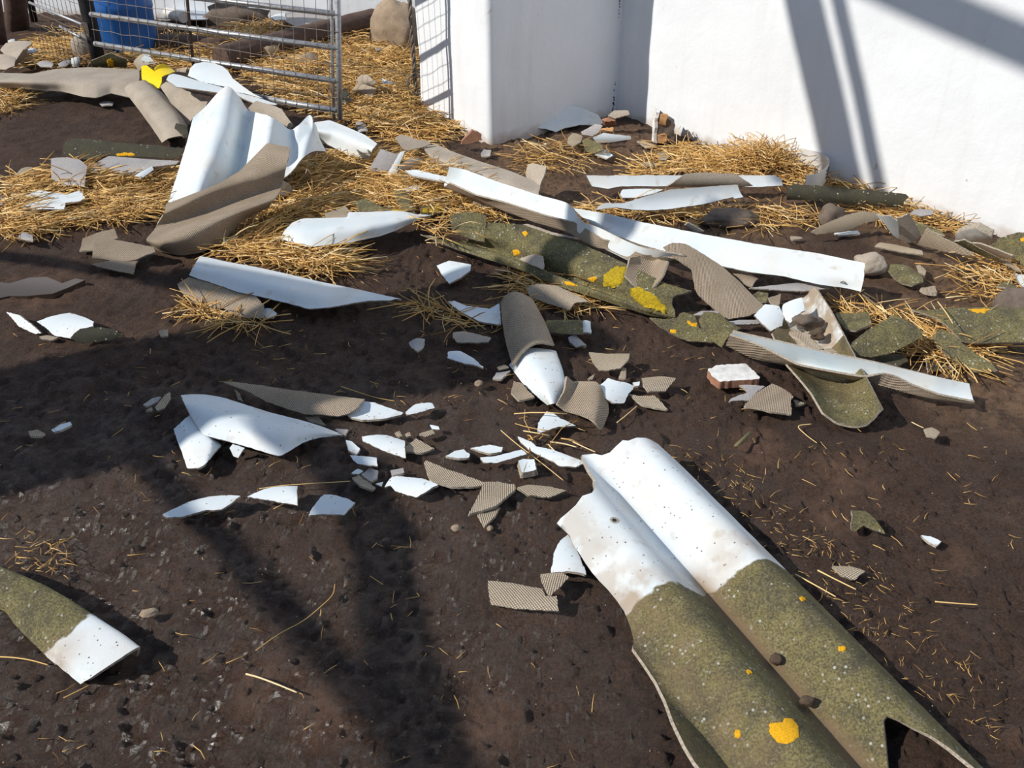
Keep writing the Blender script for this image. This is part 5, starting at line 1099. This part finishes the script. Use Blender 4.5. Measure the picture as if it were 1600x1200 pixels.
litter('straw lying over the cracked end of the long mossy sheet', [('650,268 700,262 770,300 800,330 790,345 720,350 690,385 655,350 640,300', 480, dict(hmax=.05, lmin=.05, lmax=.2, r=.0017, zb=.09))])
litter('loose straw along the wall foot at the right', [(Z[5], 520, S1), (Z[11], 220, S1)])
litter('loose straw among the mossy plates on the right', [(Z[6], 620, S1)])
litter('loose straw around the woven half tube', [(Z[7], 80, dict(S1, hmax=.012))])
litter('thin straw under the long white arched piece', [(Z[10], 140, S1)])
litter('few straw stalks between the thin white sliver and the foreground sheet', [(Z[12], 15, S1)])
litter('straw heap among the debris at the upper left', [(Z[13], 620, dict(hmax=.10, lmin=.05, lmax=.22, r=.0018)), (Z[14], 380, dict(hmax=.07, lmin=.05, lmax=.2, r=.0017))])
S2 = dict(hmax=.004, lmin=.01, lmax=.045, r=.0008, pt=.05, tint=(.0, .75))
litter('straw chaff on the soil in the middle', [('300,470 700,380 1000,520 1560,560 1600,900 1300,1000 900,680 400,640', 260, S2)])
litter('straw chaff on the foreground soil', [('0,500 300,560 600,800 1000,1100 880,1200 -60,1250', 130, S2), ('20,830 110,830 100,900 20,890', 60, S2)])
litter('straw chaff along the right side of the foreground sheet', [('1040,690 1240,880 1420,1080 1560,1180 1600,1100 1450,950 1250,800 1120,700', 260, dict(hmax=.005, lmin=.006, lmax=.03, r=.0006, pt=.1, tint=(.0, .6)))])
def stalk(reg, label, path, r=.0017, t=.75):
    P = np.array([at(*(p if len(p) == 3 else p+(.009,))) for p in pts(reg, path)])
    if len(P) > 2: P = catmull(P[:, None, :], np.linspace(0, len(P)-1, 6*len(P)))[:, 0]
    v, f = tube(P, np.linspace(r, r*.75, len(P)), 6); o = mesh_obj('straw_stalk', v, f, MX['straw'], attrs=dict(tint=np.full(len(v), t))); tag(o, label, 'straw', 'single straw stalks')
stalk('N', 'long thin curved straw stalk on the shaded foreground soil', '1395,300 1385,345 1330,400 1260,455 1160,510 1065,577', .0013, .5)
stalk('N', 'thick yellow straw stalk lying by the reddish clay in the foreground', '1025,675 1080,690 1160,720 1237,752', .0022, .95)
stalk('N', 'straw stalk at the left edge in front of the mossy ridge piece', '-10,603 60,607 130,618 200,637', .0017, .7)
stalk('N', 'short straw stalk below the white end of the mossy ridge piece', '265,775 320,748 370,722', .0014, .5)
stalk('J', 'thin straw stalk above the white leaf shard', '130,215 250,255 350,285 467,307', .0013, .6)
stalk('J', 'long straw stalk slanting over the row of white shards', '1130,490 1230,575 1380,690 1520,802', .0014, .8)
stalk('I', 'straight straw stalk pointing from the white triangle to the scatter', '820,855 1000,832 1390,808', .0014, .75)
stalk('K', 'thick straw stalk above the long thin white sliver', '240,562 330,575 402,595', .0022, .95)
stalk('K', 'straw stalk touching the top corner of the foreground sheet', '350,545 430,585 520,625', .0020, .9)
stalk('K', 'short straw stalk right of the S-shaped grey piece', '655,442 720,390 780,338', .0018, .8)
stalk('S', 'bent straw stalk on bare soil below the channel', '750,970 670,985 720,1040 785,1088', .0015, .8)
stalk('S', 'short straw stalk beside the pale hexagonal chip', '1378,958 1410,975 1452,995', .0016, .9)
stalk('S', 'straight straw stalk right of the bent dark wire', '1068,165 1150,225 1240,288', .0024, .95)
stalk('H', 'long straw stalk between the large mossy plate and the long mossy strip', '590,842 680,905 768,965', .0024, .95)
stalk('H', 'straw stalk lying across the long mossy strip', '1060,885,.11 1110,950,.115 1155,1022,.11', .0020, .8)
stalk('M', 'short straw stalk right of the white part of the foreground sheet', '885,195 950,230 1012,265', .0020, .8)
stalk('M', 'straw stalk by the flat tan chip', '955,182 1010,210 1075,242', .0020, .8)
stalk('M', 'straw stalk alone at the right of the foreground', '1322,280 1380,285 1455,290', .0018, .75)
v, f = tube([at(*q) for q in pts('L', '398,660,.012 425,635,.014 460,603,.014')], .006, 8)
tag(mesh_obj('twig', v, f, MX['olive']), 'thick greenish twig on bare soil above the clay patch', 'twig')
# pale crumbs
parts = []
for k in range(420):
    x, y = RNG.uniform(0, 1600), RNG.uniform(420, 1200); c = at(x, y, .004); s = RNG.uniform(.0008, .0025)
    parts.append(rock_geo((c[0], c[1], .004), (s, s*RNG.uniform(.6, 1), s*.7), k, RNG.uniform(0, 3), sub=1))
v, f = join(parts); tag(mesh_obj('gravel_crumbs', v, f, MX['tanstone']), 'pale crumbs scattered over the dark soil', 'gravel', kind='stuff')
assert len(set(LABELS)) == len(LABELS), [x for x in LABELS if LABELS.count(x) > 1]
